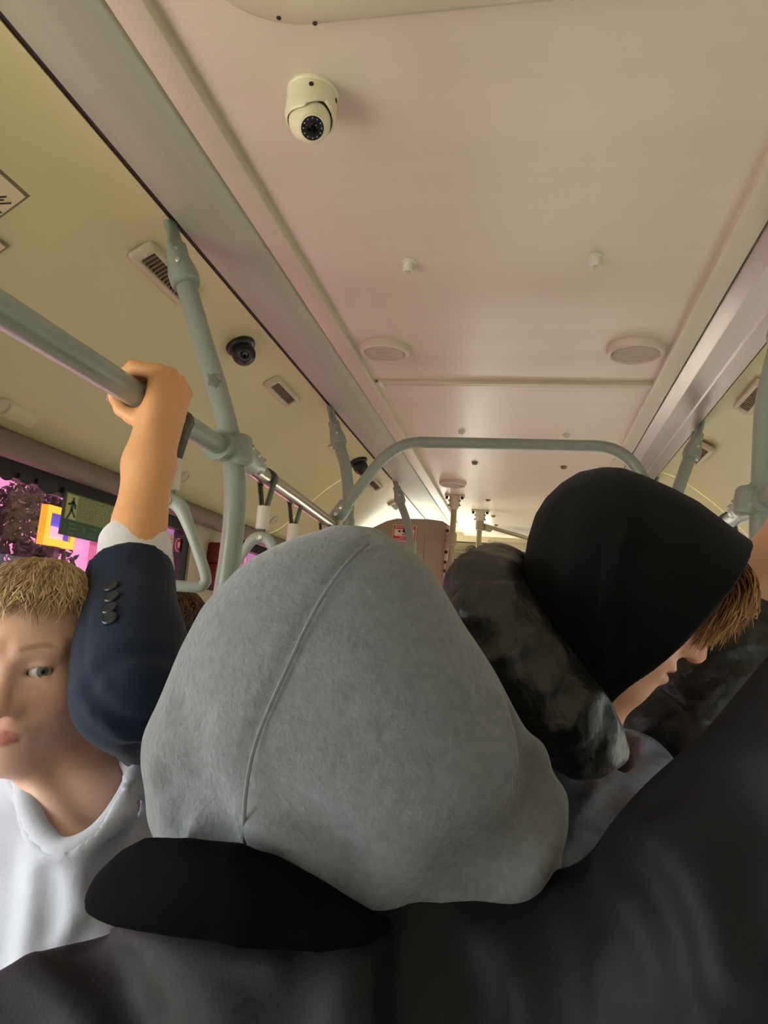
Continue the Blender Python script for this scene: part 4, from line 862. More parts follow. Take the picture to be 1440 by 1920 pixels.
# ------------------------------------------------------------------ B: person in a navy blazer holding the rail
def person_suit():
    H = np.array([-0.285, 1.10, 1.56]); fr = frame_mat(H, (0.69, -0.72, -0.05), (0, 0, 1))
    t = thing('person', 'person in a navy blazer gripping the left handrail with a raised arm', 'person', (-0.30, 1.06, 0))
    lv = np.array([0.72, 0.69, 0.0])
    hy = 0.885; R = np.array([RX, hy, RZ])
    def rp(ang, r, y): return np.array([RX+r*math.cos(math.radians(ang)), y, RZ+r*math.sin(math.radians(ang))])
    wr = at(281, 872, 0.865); fa = at(261, 985, 0.845); el = at(246, 1292, 0.712); sh = np.array([-0.415, 0.98, 1.395])
    fing = [([rp(38, 0.045, 0.850), rp(92, 0.0345, 0.846), rp(150, 0.0290, 0.846), rp(196, 0.0275, 0.848)], [0.0110, 0.0100, 0.0092, 0.0078]),
            ([rp(40, 0.050, 0.874), rp(95, 0.0355, 0.872), rp(160, 0.0290, 0.872), rp(215, 0.0275, 0.873)], [0.0112, 0.0102, 0.0092, 0.0078]),
            ([rp(37, 0.049, 0.897), rp(90, 0.0345, 0.896), rp(155, 0.0285, 0.896), rp(208, 0.0275, 0.896)], [0.0108, 0.0098, 0.0090, 0.0076]),
            ([rp(30, 0.045, 0.918), rp(82, 0.0330, 0.918), rp(140, 0.0275, 0.917), rp(185, 0.0265, 0.916)], [0.0100, 0.0090, 0.0082, 0.0070])]
    thumb = ([rp(-50, 0.040, 0.866), rp(-92, 0.0320, 0.858), rp(-128, 0.0290, 0.856), rp(-156, 0.0280, 0.856)], [0.0150, 0.0105, 0.0092, 0.0076])
    nb = H+np.array([0.0, 0.01, -0.155])
    def body(P):
        L = to_local(P, fr); f = head_sdf(L)
        f = smin(f, cone(P, to_world((0, -0.02, -0.07), fr), nb, 0.052, 0.062), 0.03)
        f = smin(f, smin(cone(P, nb-lv*0.14+V3(0, 0, -0.04), nb+lv*0.14+V3(0, 0, -0.04), 0.05, 0.05), cone(P, nb+V3(0, 0, -0.08), nb+V3(0, 0, -0.22), 0.085, 0.10), 0.05), 0.05)
        f = smin(f, chain(P, [sh, el, fa, wr], [0.05, 0.040, 0.0300, 0.0300], 0.02), 0.03)
        pal = None
        for k, (pts, rs) in enumerate(fing):
            m0 = wr+np.array([0.004, (k-1.5)*0.008, 0.002]); g = cone(P, m0, pts[0], 0.0185, 0.0125); pal = g if pal is None else smin(pal, g, 0.016)
        pal = smin(pal, cone(P, wr+V3(-0.012, -0.004, 0), thumb[0][0], 0.022, 0.0175), 0.022)
        h = smin(pal, chain(P, np.array([fa, wr]), [0.0300, 0.0290]), 0.02)
        for pts, rs in fing:
            g = chain(P, pts, rs, 0.004); h = smin(h, g, 0.007)
        h = smin(h, chain(P, thumb[0], thumb[1], 0.005), 0.010)
        f = smin(f, h, 0.012)
        tube = np.sqrt((P[..., 0]-RX)**2+(P[..., 2]-RZ)**2)-0.0188
        return np.where(P[..., 2] > 1.86, np.maximum(f, -tube), f)
    sdf_obj('body', body, (-0.66, 0.64, 1.14), (-0.06, 1.31, 2.03), 0.0029, M['skin'], t, lambda V: np.where((V[:, 2] > 1.60)[:, None] & (V[:, 1] < 0.95)[:, None], np.array(srgb(226, 168, 118)[:3]), skin_color(to_local(V, fr), np.array(srgb(70, 52, 40)[:3]))))
    for sx in (-1, 1): eye(t, fr, sx, (0.12, 0.08, 0.05), (0, 1, 0))
    for k, (pts, rs) in enumerate(fing):
        tip = pts[-1]; pr = pts[-2]; d = (tip-pr)/np.linalg.norm(tip-pr); out = tip-np.array([RX, tip[1], RZ]); out /= np.linalg.norm(out)
        MB().obox(tip+out*rs[-1]*0.93-d*0.001, (d, (0, 1, 0), out), (0.0055, 0.0045, 0.0006)).build('fingernail', M['pinkp'], t, bevel=0.0004)
    # shirt cuff and blazer
    c0 = at(245, 1028, 0.838); es = at(246, 1298, 0.700); ax = (c0-es)/np.linalg.norm(c0-es); c0 = c0-ax*0.050; c1 = c0+ax*0.066; c0s = c0+np.array([0.004, 0, 0])
    MB().tube([q+np.array([0.0065, 0, 0]) for q in (c0-ax*0.03, c0+ax*0.01, c1-ax*0.003, c1, c1-ax*0.001, c1-ax*0.02)], [0.0475, 0.0475, 0.0455, 0.0445, 0.041, 0.040], 36, ry=0.92).build('shirt_cuff', M['cuff'], t)
    def coat0(P):
        sl = chain(P, [c0+ax*0.06, c0-ax*0.10, es+ax*0.05, es], [0.0525, 0.0535, 0.057, 0.055], 0.02); sl = smin(sl, chain(P, [es, (es+sh)/2+V3(0.012, 0, 0.005), sh], [0.055, 0.058, 0.072], 0.02), 0.025)
        f = np.where(P[..., 2] > 1.5, np.maximum(sl, (P-V3(*c0))@V3(*ax)), sl)
        tor = smin(cone(P, nb-lv*0.15+V3(0, 0, -0.04), nb+lv*0.16+V3(0, 0, -0.05), 0.072, 0.072), cone(P, nb-lv*0.075+V3(0, 0, -0.22), nb+lv*0.075+V3(0, 0, -0.22), 0.115, 0.115), 0.07)
        tor = smin(tor, cone(P, nb-lv*0.05+V3(0, 0, -0.60), nb+lv*0.05+V3(0, 0, -0.60), 0.12, 0.12), 0.14)
        tor = smin(tor, cone(P, nb+V3(0, 0, -0.25), nb+V3(0, 0, -0.58), 0.125, 0.12), 0.08)
        tor = smax(tor, -cone(P, nb+V3(0.01, -0.01, -0.03), nb+V3(0.05, -0.05, 0.2), 0.060, 0.08), 0.006)
        return smin(smax(f, ((P-V3(*c0))@V3(*ax)), 0.003) if False else f, tor, 0.04)
    fl = [(marched(coat0, pl), am, wd) for pl, am, wd in (([(170, 1040), (162, 1150), (156, 1260), (185, 1350)], 0.003, 0.004), ([(165, 1290), (200, 1335), (250, 1362), (330, 1360)], 0.011, 0.009), ([(175, 1330), (230, 1375), (300, 1385)], -0.008, 0.009), ([(210, 1290), (260, 1300), (330, 1285)], 0.008, 0.008), ([(190, 1250), (250, 1225), (320, 1230)], 0.007, 0.010), ([(255, 1395), (270, 1440), (285, 1480)], 0.005, 0.01))]
    fl = [q for q in fl if len(q[0]) > 2]
    bz = sdf_obj('blazer', lambda P: folds(P, coat0(P), fl), (-0.66, 0.60, 0.70), (0.0, 1.40, 1.80), 0.0050, M['suit'], t)
    for (a, b) in ((208, 1100), (209, 1120), (205, 1141), (206, 1160)):
        p = march(coat0, a, b)
        if p is not None:
            e = 0.002; g = np.array([coat0((p+V3(*[e*(i == j) for j in range(3)]))[None])[0] for i in range(3)])-coat0(p[None])[0]; g /= np.linalg.norm(g)
            MB().lathe([(0.0085, -0.002), (0.0086, 0.0015), (0.0075, 0.0028), (0.006, 0.0022), (0.0004, 0.002)], p, g, 20).build('button', M['button'], bz)
    brown_hair(t, fr, H, 500)
    lower_body(t, nb[0], nb[1], math.radians(44), 0.88)
def brown_hair(t, fr, H, count):
    E0 = np.array([0, -0.022, 0.036]); ER = np.array([0.083, 0.104, 0.090]); paths = []
    for i in range(count):
        az = rng.uniform(-math.pi, math.pi); e0 = rng.uniform(0, 1.0); e1 = min(e0+rng.uniform(0.6, 1.2), 2.15 if abs(az) > 0.9 else 1.3); pth = []; sw = rng.normal()*0.3; wv = rng.uniform(0, 6.28)
        for s in np.linspace(0, 1, 9):
            el_ = e0+(e1-e0)*s; a = az+sw*s+0.10*math.sin(7*s+wv); d = np.array([math.sin(a)*math.sin(el_), math.cos(a)*math.sin(el_), math.cos(el_)])
            pth.append(to_world(E0+d*ER*(1.0+0.11*math.sin(math.pi*min(0.15+s, 1))*rng.uniform(0.5, 1)+0.06*s*rng.uniform()), fr))
        paths.append(pth)
    strands('hair', t, paths, 0.0015, np.array(srgb(44, 32, 24)[:3]), np.array(srgb(120, 92, 66)[:3]), M['hairs'])
    def cap(P):
        L = to_local(P, fr); f = ell(L, E0, ER*1.0); return smax(smax(f, -(L[..., 2]-0.07+3.0*np.clip(0.02-L[..., 1], 0, 0.05)), 0.01), -(L[..., 2]+0.08), 0.01)
    sdf_obj('scalp_hair', cap, H-0.16, H+0.16, 0.005, M['hairs'], t, lambda V: np.tile(np.array(srgb(52, 40, 30)[:3]), (len(V), 1)))
person_suit()
def person_brown():
    H = at(316, 1214, 1.42); fr = frame_mat(H, (-0.2, 1, 0), (0, 0, 1), 0.97); nb = H+np.array([0, -0.02, -0.165])
    t = thing('person', 'brown-haired person mostly hidden behind the raised navy sleeve, only the hair showing', 'person', (nb[0], nb[1], 0))
    def body(P):
        f = head_sdf(to_local(P, fr)); f = smin(f, cone(P, to_world((0, -0.02, -0.07), fr), nb, 0.052, 0.06), 0.03)
        return smin(f, cone(P, nb+V3(-0.10, 0, -0.06), nb+V3(0.10, 0, -0.06), 0.05, 0.05), 0.04)
    sdf_obj('body', body, H-np.array([0.22, 0.2, 0.32]), H+np.array([0.22, 0.2, 0.16]), 0.005, M['skin'], t, lambda V: skin_color(to_local(V, fr), np.array(srgb(70, 52, 40)[:3])))
    for sx in (-1, 1): eye(t, fr, sx, (0.12, 0.08, 0.05), (0, 1, 0))
    brown_hair(t, fr, H, 1100)
    def jk(P):
        f = smin(cone(P, nb+V3(-0.14, 0, -0.06), nb+V3(0.14, 0, -0.06), 0.075, 0.075), ell(P, nb+V3(0, 0, -0.36), (0.19, 0.125, 0.36)), 0.06)
        for e in (-1, 1): f = smin(f, chain(P, [nb+V3(0.15*e, 0, -0.07), nb+V3(0.19*e, 0, -0.33), nb+V3(0.17*e, 0.06, -0.58)], [0.068, 0.055, 0.045]), 0.03)
        return smax(f, -cone(P, nb+V3(0, 0.01, -0.04), nb+V3(0, 0.03, 0.2), 0.062, 0.08), 0.006)
    sdf_obj('jacket', jk, nb-np.array([0.30, 0.2, 0.72]), nb+np.array([0.30, 0.22, 0.1]), 0.008, M['puffd'], t)
    lower_body(t, nb[0], nb[1], 0, 0.9)
person_brown()
# ------------------------------------------------------------------ C: person in a grey hood and black coat, seen from behind
def prof_loft(rows, y, cy, depth, p=2.3):
    "rows: (pixel row, left, right) of the outline at distance y -> solid with those half widths"
    zz = []; a = []; c = []
    for py, l, r in rows:
        A = at(l, py, y); B = at(r, py, y); zz.append((A[2]+B[2])/2); a.append((B[0]-A[0])/2); c.append((A[0]+B[0])/2)
    o = np.argsort(zz); zz = np.array(zz)[o]; a = np.array(a)[o]; c = np.array(c)[o]
    zf = np.linspace(zz[0], zz[-1], 200); g = np.exp(-0.5*(np.arange(-8, 9)/3.2)**2); g /= g.sum()
    sm = lambda v: np.convolve(np.pad(np.interp(zf, zz, v), 8, mode='edge'), g, 'valid')
    af, cf = sm(a), sm(c)
    def f(P):
        z = P[..., 2]; aa = np.maximum(np.interp(z, zf, af), 0.004); cc = np.interp(z, zf, cf); bb = aa*depth[0]+depth[1]*np.clip(aa/0.1, 0, 1)
        q = (np.abs((P[..., 0]-cc)/aa)**p+np.abs((P[..., 1]-cy(z))/bb)**p+1e-9)**(1/p); g = (q-1)*np.minimum(aa, bb)*0.8
        return np.maximum(np.maximum(g, z-zf[-1]), zf[0]-z).astype(np.float32)
    return f
def person_grey():
    t = thing('person', 'person seen from behind in a grey fleece hood and black coat, largest in the photo', 'person', (-0.10, 0.50, 0))
    rows = [(1004, 660, 712), (1010, 636, 735), (1022, 592, 768), (1050, 540, 802), (1090, 480, 834), (1150, 430, 868), (1230, 381, 922), (1300, 347, 962), (1345, 326, 992), (1400, 296, 1024), (1450, 284, 1046), (1500, 284, 1058), (1550, 279, 1064), (1600, 292, 1058), (1650, 330, 1036), (1700, 440, 985), (1735, 600, 840), (1760, 660, 780)]
    body_ = prof_loft(rows, 0.54, lambda z: 0.543+0.045*np.clip((1.60-z)/0.15, -1, 1), (0.78, 0.024))
    hd = np.array([-0.142, 0.580, 1.550]); fr = frame_mat(hd, (0.10, 1, -0.1), (0, 0, 1))
    shl, shr, elb = np.array([-0.300, 0.48, 1.322]), np.array([0.060, 0.51, 1.385]), np.array([0.275, 0.45, 1.705])
    def hood0(P):
        f = body_(P)
        return f
    L = lambda pl: marched(hood0, pl)
    seam = L([(692, 1012), (650, 1048), (608, 1100), (570, 1165), (535, 1240), (505, 1305), (478, 1370), (460, 1430), (450, 1500), (448, 1560), (450, 1600)])
    seam2 = L([(775, 1040), (850, 1135), (920, 1240), (970, 1330), (1003, 1400), (1012, 1450), (985, 1530), (950, 1600), (920, 1650)])
    fl = [(seam, 0.0035, 0.0045)]
    for pl, am, wd in (([(330, 1330), (345, 1345), (360, 1352)], 0.004, 0.012), ([(300, 1470), (325, 1510), (330, 1560)], 0.008, 0.010), ([(345, 1480), (385, 1530), (400, 1560)], 0.012, 0.020), ([(330, 1520), (340, 1565), (338, 1590)], -0.006, 0.008), ([(440, 1545), (500, 1555), (555, 1580), (590, 1620)], -0.008, 0.014), ([(455, 1510), (520, 1520), (590, 1570), (640, 1640)], 0.006, 0.016),
                       ([(930, 1320), (945, 1380), (950, 1430)], -0.005, 0.010), ([(962, 1340), (985, 1400), (990, 1440)], 0.007, 0.010), ([(990, 1370), (1012, 1420), (1018, 1460)], -0.006, 0.010), ([(1010, 1440), (1000, 1510), (965, 1590), (905, 1665)], 0.012, 0.018), ([(1040, 1470), (1035, 1560), (990, 1640)], -0.006, 0.016), ([(880, 1640), (850, 1690), (800, 1720)], 0.010, 0.022)):
        q = L(pl)
        if len(q) > 2: fl.append((q, am*1.7, wd))
    face = to_world((0, 0.12, -0.01), fr)
    def hood(P):
        f = folds(P, hood0(P), fl)+0.0012*noise3(P, 38, 3)+0.0018*noise3(P, 14, 5)
        inner = ell(P, hd+V3(0, -0.012, 0.01), (0.098, 0.122, 0.140)); op = cone(P, face+V3(0, -0.02, 0.0), face+V3(0.02, 0.16, -0.02), 0.084, 0.10)
        return smax(f, -smin(inner, op, 0.02), 0.006)
    ho = sdf_obj('hood', hood, (-0.32, 0.36, 1.40), (0.10, 0.76, 1.74), 0.0034, M['grey'], t)
    def seam_tube(pts, r):
        out = []
        for p in pts: out.append(p+np.array([0, -0.0002, 0]))
        return MB().tube(smooth_path(out, 3), r, 6)
    seam_tube([q+V3(0.0035, -0.0008, 0.0005) for q in seam[1:]], 0.0013).build('seam', M['seam'], ho)
    nb = np.array([-0.10, 0.54, 1.44])
    def skin(P):
        Lc = to_local(P, fr); f = head_sdf(Lc); f = smin(f, cone(P, to_world((0, -0.02, -0.07), fr), nb, 0.052, 0.06), 0.03)
        return smin(f, smin(cone(P, shl+V3(0.06, 0, -0.02), shr+V3(-0.06, 0, -0.02), 0.05, 0.05), ell(P, nb+V3(0, 0, -0.2), (0.14, 0.08, 0.2)), 0.05), 0.04)
    sdf_obj('body', skin, (-0.30, 0.38, 1.10), (0.12, 0.74, 1.73), 0.006, M['skin'], t, lambda V: skin_color(to_local(V, fr), np.array(srgb(90, 66, 48)[:3])))
    for sx in (-1, 1): eye(t, fr, sx, (0.15, 0.12, 0.08), (0, 1, 0))
    hand = np.array([0.43, 0.52, RZ]); wr = np.array([0.455, 0.50, 1.865])
    rp = lambda an, r, y: np.array([0.43+r*math.cos(math.radians(an)), y, RZ+r*math.sin(math.radians(an))])
    def coat0(P):
        f = smin(ell(P, (-0.10, 0.51, 1.20), (0.225, 0.125, 0.30)), chain(P, [shl, (-0.10, 0.50, 1.405), shr], [0.072, 0.085, 0.088], 0.03), 0.06)
        f = smin(f, chain(P, [shl, shl+V3(-0.055, -0.02, -0.13), shl+V3(-0.05, 0.02, -0.38)], [0.080, 0.070, 0.062], 0.03), 0.04)
        f = smin(f, chain(P, [shr, (0.137, 0.46, 1.500), elb], [0.090, 0.085, 0.078], 0.03), 0.05)
        f = smin(f, cone(P, (0.08, 0.47, 1.28), (0.25, 0.44, 1.55), 0.09, 0.06), 0.08)                         # loose cloth under the arm
        f = smin(f, chain(P, [elb, (elb+wr)/2+V3(0.01, 0, 0), wr-V3(0, 0, 0.03)], [0.076, 0.062, 0.050], 0.03), 0.03)
        return smin(f, cone(P, (-0.10, 0.51, 1.15), (-0.10, 0.51, 0.62), 0.19, 0.20), 0.10)
    fl2 = []
    for pl, am, wd in (([(1060, 1690), (1110, 1760), (1140, 1850), (1150, 1920)], -0.007, 0.012), ([(1130, 1620), (1190, 1700), (1235, 1800), (1260, 1900)], -0.006, 0.012), ([(1160, 1600), (1220, 1660), (1270, 1760), (1300, 1880)], 0.009, 0.012), ([(1200, 1560), (1270, 1630), (1320, 1740), (1340, 1860)], -0.007, 0.012), ([(1330, 1440), (1345, 1560), (1360, 1700), (1375, 1850)], -0.006, 0.014), ([(1250, 1470), (1310, 1450), (1400, 1490), (1440, 1530)], 0.010, 0.016), ([(1370, 1560), (1400, 1650), (1425, 1760)], 0.010, 0.016), ([(850, 1770), (890, 1830), (910, 1900)], 0.010, 0.018), ([(900, 1750), (950, 1830), (965, 1920)], -0.006, 0.014), ([(705, 1755), (682, 1800), (668, 1860), (660, 1920)], -0.012, 0.013), ([(735, 1760), (770, 1840), (790, 1915)], 0.010, 0.018),
                       ([(150, 1760), (210, 1830), (260, 1910)], 0.008, 0.016), ([(300, 1800), (380, 1850), (420, 1910)], -0.005, 0.02), ([(1090, 1620), (1080, 1680), (1110, 1740)], 0.006, 0.010), ([(60, 1800), (130, 1850), (170, 1920)], -0.005, 0.016), ([(180, 1710), (260, 1760), (400, 1790), (520, 1810)], -0.006, 0.006)):
        q = marched(coat0, pl)
        if len(q) > 2: fl2.append((q, am*(0.8 if q[0][0] > 0.0 else 1.5), wd*1.15))
    nkc = V3(-0.10, 0.55, 1.47)
    def coat(P):
        f = folds(P, coat0(P), fl2)+0.0025*noise3(P, 16, 9)
        return smax(f, -cone(P, nkc+V3(0, 0, -0.03), nkc+V3(0, 0.03, 0.2), 0.075, 0.09), 0.01)
    sdf_obj('coat', coat, (-0.46, 0.30, 0.55), (0.56, 0.72, 1.93), 0.006, M['coat'], t)
    cpx = [(178, 1668), (190, 1630), (222, 1597), (262, 1577), (350, 1574), (450, 1579), (520, 1600), (600, 1650), (670, 1700), (745, 1745), (690, 1778), (600, 1792), (500, 1788), (400, 1768), (300, 1748), (215, 1722), (185, 1705)]
    cyf = lambda x, z: 0.385+5.0*np.clip(-0.16-x, 0, 1)**2+0.5*np.clip(x+0.14, 0, 1)-0.2*(1.46-z)
    cpoly = []
    for a, b in cpx:
        yv = 0.385
        for _ in range(6): p = at(a, b, yv); yv = float(cyf(p[0], p[2]))
        cpoly.append((p[0], p[2]))
    def col(P):
        d = poly2d(P[..., 0], P[..., 2], cpoly); yy = cyf(P[..., 0], P[..., 2])+0.006*np.sin((P[..., 2]-1.43)*60+P[..., 0]*14)
        return ((np.sqrt(np.maximum(d+0.024, 0)**2+((P[..., 1]-yy)*1.15)**2)-0.024)*0.8).astype(np.float32)
    sdf_obj('collar', lambda P: col(P)+0.0012*noise3(P, 30, 2), (-0.36, 0.30, 1.36), (0.02, 0.60, 1.53), 0.004, M['collar'], t)
    fing = [([rp(35, 0.045, 0.49+0.021*k), rp(95, 0.034, 0.49+0.021*k), rp(160, 0.029, 0.49+0.021*k), rp(215, 0.028, 0.49+0.021*k)], [0.0105, 0.0095, 0.009, 0.0078]) for k in range(4)]
    def hnd(P):
        h = cone(P, wr-V3(0, 0, 0.05), wr, 0.03, 0.028)
        for k, (pts, rs) in enumerate(fing): h = smin(h, cone(P, wr+np.array([0, (k-1.5)*0.008, 0]), pts[0], 0.018, 0.012), 0.014)
        for pts, rs in fing: h = smin(h, chain(P, pts, rs, 0.004), 0.006)
        h = smin(h, chain(P, [wr+V3(-0.01, -0.02, 0.02), rp(-70, 0.037, 0.475), rp(-130, 0.032, 0.472), rp(-170, 0.031, 0.475)], [0.018, 0.012, 0.0105, 0.0085], 0.005), 0.012)
        return np.maximum(h, -(np.sqrt((P[..., 0]-0.43)**2+(P[..., 2]-RZ)**2)-0.0188))
    sdf_obj('hand', hnd, (0.33, 0.42, 1.79), (0.55, 0.62, 2.02), 0.0035, M['skin'], t, lambda V: np.tile(SK, (len(V), 1)))
    lower_body(t, -0.10, 0.52, 0, 0.9)
person_grey()
# ------------------------------------------------------------------ D: person in a black hood and black puffer jacket
def person_black():
    yc = 0.735
    t = thing('person', 'person in a pointed black hood and puffer jacket looking down to the right', 'person', (0.07, 0.80, 0))
    pitch = math.radians(-31); fwd = np.array([math.cos(pitch), 0.05, math.sin(pitch)]); nose = at(1314, 1232, yc)
    fr0 = frame_mat((0, 0, 0), fwd, (0, 0, 1)); O = nose-to_world((0, 0.106, -0.038), fr0); fr = frame_mat(O, fwd, (0, 0, 1))
    nb = np.array([0.035, 0.80, 1.47]); shr = np.array([0.045, 0.695, 1.430]); shl = np.array([0.065, 1.00, 1.430])
    ell_ = at(1300, 1360, 0.96); wr = at(1455, 1050, 0.93); hnd = np.array([0.43, 0.95, RZ])
    rp = lambda an, r, y: np.array([0.43+r*math.cos(math.radians(an)), y, RZ+r*math.sin(math.radians(an))])
    fing = [([rp(145, 0.046, 0.915+0.021*k), rp(88, 0.034, 0.915+0.021*k), rp(25, 0.029, 0.915+0.021*k), rp(-30, 0.028, 0.915+0.021*k)], [0.0105, 0.0095, 0.009, 0.0078]) for k in range(4)]
    palm = rp(165, 0.050, 0.947)
    def body(P):
        f = head_sdf(to_local(P, fr), True); f = smin(f, cone(P, to_world((0, -0.01, -0.05), fr), nb, 0.050, 0.055), 0.03)
        f = smin(f, smin(cone(P, shr, shl, 0.045, 0.045), ell(P, nb+V3(0, 0.02, -0.26), (0.08, 0.13, 0.18)), 0.05), 0.04)
        f = smin(f, chain(P, [shl, ell_, wr], [0.05, 0.043, 0.032], 0.02), 0.03)
        h = chain(P, [wr, palm-V3(0.005, 0, 0.03)], [0.032, 0.028])
        for k, (pts, rs) in enumerate(fing): h = smin(h, cone(P, palm+np.array([0, (k-1.5)*0.010, -0.04]), pts[0], 0.018, 0.012), 0.014)
        for pts, rs in fing: h = smin(h, chain(P, pts, rs, 0.004), 0.006)
        h = smin(h, chain(P, [palm+V3(0, -0.02, -0.03), rp(-120, 0.037, 0.900), rp(-60, 0.032, 0.896), rp(-20, 0.031, 0.90)], [0.018, 0.012, 0.0105, 0.0085], 0.005), 0.012)
        f = smin(f, h, 0.015)
        return np.maximum(f, -(np.sqrt((P[..., 0]-0.43)**2+(P[..., 2]-RZ)**2)-0.0188))
    sdf_obj('body', body, (-0.12, 0.54, 1.16), (0.52, 1.14, 2.02), 0.0032, M['skin'], t, lambda V: np.where((V[:, 0] > 0.235)[:, None], SK, skin_color(to_local(V, fr), np.array(srgb(150, 96, 56)[:3]), np.array(srgb(232, 172, 140)[:3]))))
    for sx in (-1, 1): eye(t, fr, sx, (0.14, 0.12, 0.08), (0, 1, -0.2))
    # hood
    P2 = lambda pl: [(at(a, b, yc)[0], at(a, b, yc)[2]) for a, b in pl]
    edge = [(1396, 1030), (1165, 1313)]
    outl = P2([(1125, 884), (1082, 893), (1050, 912), (1022, 938), (1003, 968), (990, 1010), (982, 1060), (986, 1110), (1000, 1160), (1030, 1210), (1080, 1260), (1130, 1300), (1165, 1335), (1300, 1350), (1480, 1150), (1450, 1035), (1393, 1012), (1350, 982), (1300, 945), (1255, 922), (1200, 898), (1160, 885)])
    e0, e1 = np.array([at(1398, 1040, yc-0.05)[0], at(1398, 1040, yc-0.05)[2]]), np.array([at(1166, 1312, yc-0.085)[0], at(1166, 1312, yc-0.085)[2]]); en = np.array([e1[1]-e0[1], -(e1[0]-e0[0])]); en /= np.linalg.norm(en)
    if en[0] < 0: en = -en
    Rr, bb = 0.105, 0.118
    def pil(P, off=0.0):
        d = poly2d(P[..., 0], P[..., 2], outl)-off; ycx = yc+0.0*P[..., 0]
        return (np.sqrt(np.maximum(d+Rr, 0)**2+((P[..., 1]-ycx)*(Rr/bb))**2)-Rr+np.minimum(d+Rr, 0)*0).astype(np.float32)*0.9
    def cutp(P):
        s = (P[..., 0]-e0[0])*en[0]+(P[..., 2]-e0[1])*en[1]; tpar = ((P[..., 0]-e0[0])*(e1-e0)[0]+(P[..., 2]-e0[1])*(e1-e0)[1])/((e1-e0)@(e1-e0))
        return s-0.004*np.sin(np.pi*np.clip(tpar, 0, 1))
    hood0 = lambda P: smax(pil(P), cutp(P), 0.005)
    fl = []
    for pl, am, wd in (([(1165, 1020), (1148, 1080), (1135, 1150), (1128, 1220), (1128, 1290)], -0.007, 0.011), ([(1150, 1000), (1122, 1080), (1108, 1160), (1105, 1240)], 0.006, 0.014), ([(1185, 1040), (1165, 1120), (1155, 1200), (1150, 1270)], 0.006, 0.014), ([(1050, 960), (1040, 1050), (1050, 1150)], 0.003, 0.018), ([(1260, 960), (1262, 1060), (1235, 1150)], 0.003, 0.02)):
        q = marched(hood0, pl)
        if len(q) > 2: fl.append((q, am, wd))
    def hood(P):
        f = folds(P, pil(P), fl)+0.0015*noise3(P, 18, 4); f = smin(f, cone(P, (0.060, 0.752, 1.635), (0.050, 0.78, 1.47), 0.085, 0.085), 0.02)
        inner = pil(P)+0.014
        return smax(smax(f, cutp(P), 0.003), -inner, 0.002)
    sdf_obj('hood', hood, (-0.08, 0.59, 1.42), (0.25, 0.91, 1.85), 0.0034, M['bhood'], t)
    # ginger fringe hanging out of the hood
    paths = []
    for i in range(800):
        u = rng.uniform(); dy = float(np.clip(rng.normal()*0.030, -0.05, 0.05)); rt = at(1286+80*u, 1146-100*u, yc+0.01+dy*0.5); en2 = at(1300+95*u+rng.normal()*10, 1212-25*u+rng.normal()*9-30*u*u, yc+dy)
        md = at(1345+64*u+rng.normal()*7, 1124-40*u+rng.normal()*8, yc+dy*0.9); m2 = at(1335+78*u+rng.normal()*7, 1170-35*u+rng.normal()*8, yc+dy*1.1)
        pth = smooth_path([rt, md, m2, en2], 4); paths.append(pth)
    strands('hair', t, paths, 0.0014, np.array(srgb(120, 76, 40)[:3]), np.array(srgb(218, 164, 104)[:3]), M['hairs'])
    # puffer jacket: torso, arms and rolled hood
    lump = [at(905, 1105, 0.68), at(925, 1165, 0.645), at(965, 1235, 0.625), at(1030, 1310, 0.615), at(1090, 1382, 0.625), at(1142, 1402, 0.65)]
    def jacket0(P):
        f = smin(cone(P, shr+V3(0, 0.03, 0.012), shl+V3(0, -0.03, 0.0), 0.105, 0.095), ell(P, (0.060, 0.845, 1.15), (0.160, 0.210, 0.33)), 0.06)
        f = smin(f, cone(P, (0.060, 0.845, 1.1), (0.060, 0.845, 0.75), 0.165, 0.17), 0.06)
        f = smin(f, chain(P, [shr, shr+V3(0.0, 0.0, -0.2), shr+V3(0.04, 0.02, -0.45)], [0.092, 0.082, 0.07], 0.03), 0.03)
        f = smin(f, cone(P, (0.105, 0.82, 1.50), (0.13, 0.82, 1.36), 0.062, 0.085), 0.04)                     # stand-up collar at the chest
        return f
    jr = [marched(jacket0, pl) for pl in ([(1050, 1560), (1075, 1490), (1120, 1440)], [(1090, 1600), (1115, 1530), (1150, 1470)], [(1130, 1590), (1150, 1540), (1170, 1480)], [(1165, 1420), (1200, 1412), (1250, 1400)])]
    jf = [(q, 0.010 if k == 3 else 0.007, 0.008) for k, q in enumerate(jr) if len(q) > 2]+[(q+np.array([0.012, 0, -0.004]), -0.004, 0.010) for q in [np.array(j) for j in jr[:3] if len(j) > 2]]
    jneck = cone
    def jacket(P):
        f = folds(P, jacket0(P), jf)+0.003*noise3(P, 30, 11)
        q = np.sin((P[..., 2]-1.39+0.08*(P[..., 0]))*2*np.pi/0.085); f = f+0.006*np.exp(-((1-np.abs(q*0+np.sin((P[..., 2]-1.405)*np.pi/0.085)))/0.02)**1)*0
        band = np.abs(((P[..., 2]-1.405+0.12*(P[..., 0]-0.1))/0.085+0.5) % 1-0.5)*0.085; f = f+0.009*np.exp(-(band/0.007)**2)
        return smax(f, -cone(P, (0.045, 0.79, 1.50), (0.085, 0.76, 1.75), 0.055, 0.085), 0.01)
    jk = sdf_obj('jacket', jacket, (-0.24, 0.50, 0.55), (0.32, 1.20, 1.58), 0.0055, M['puffg'], t)
    ridg = []
    def lump0(P): return chain(P, lump, [0.032, 0.037, 0.038, 0.036, 0.031, 0.018], 0.02)
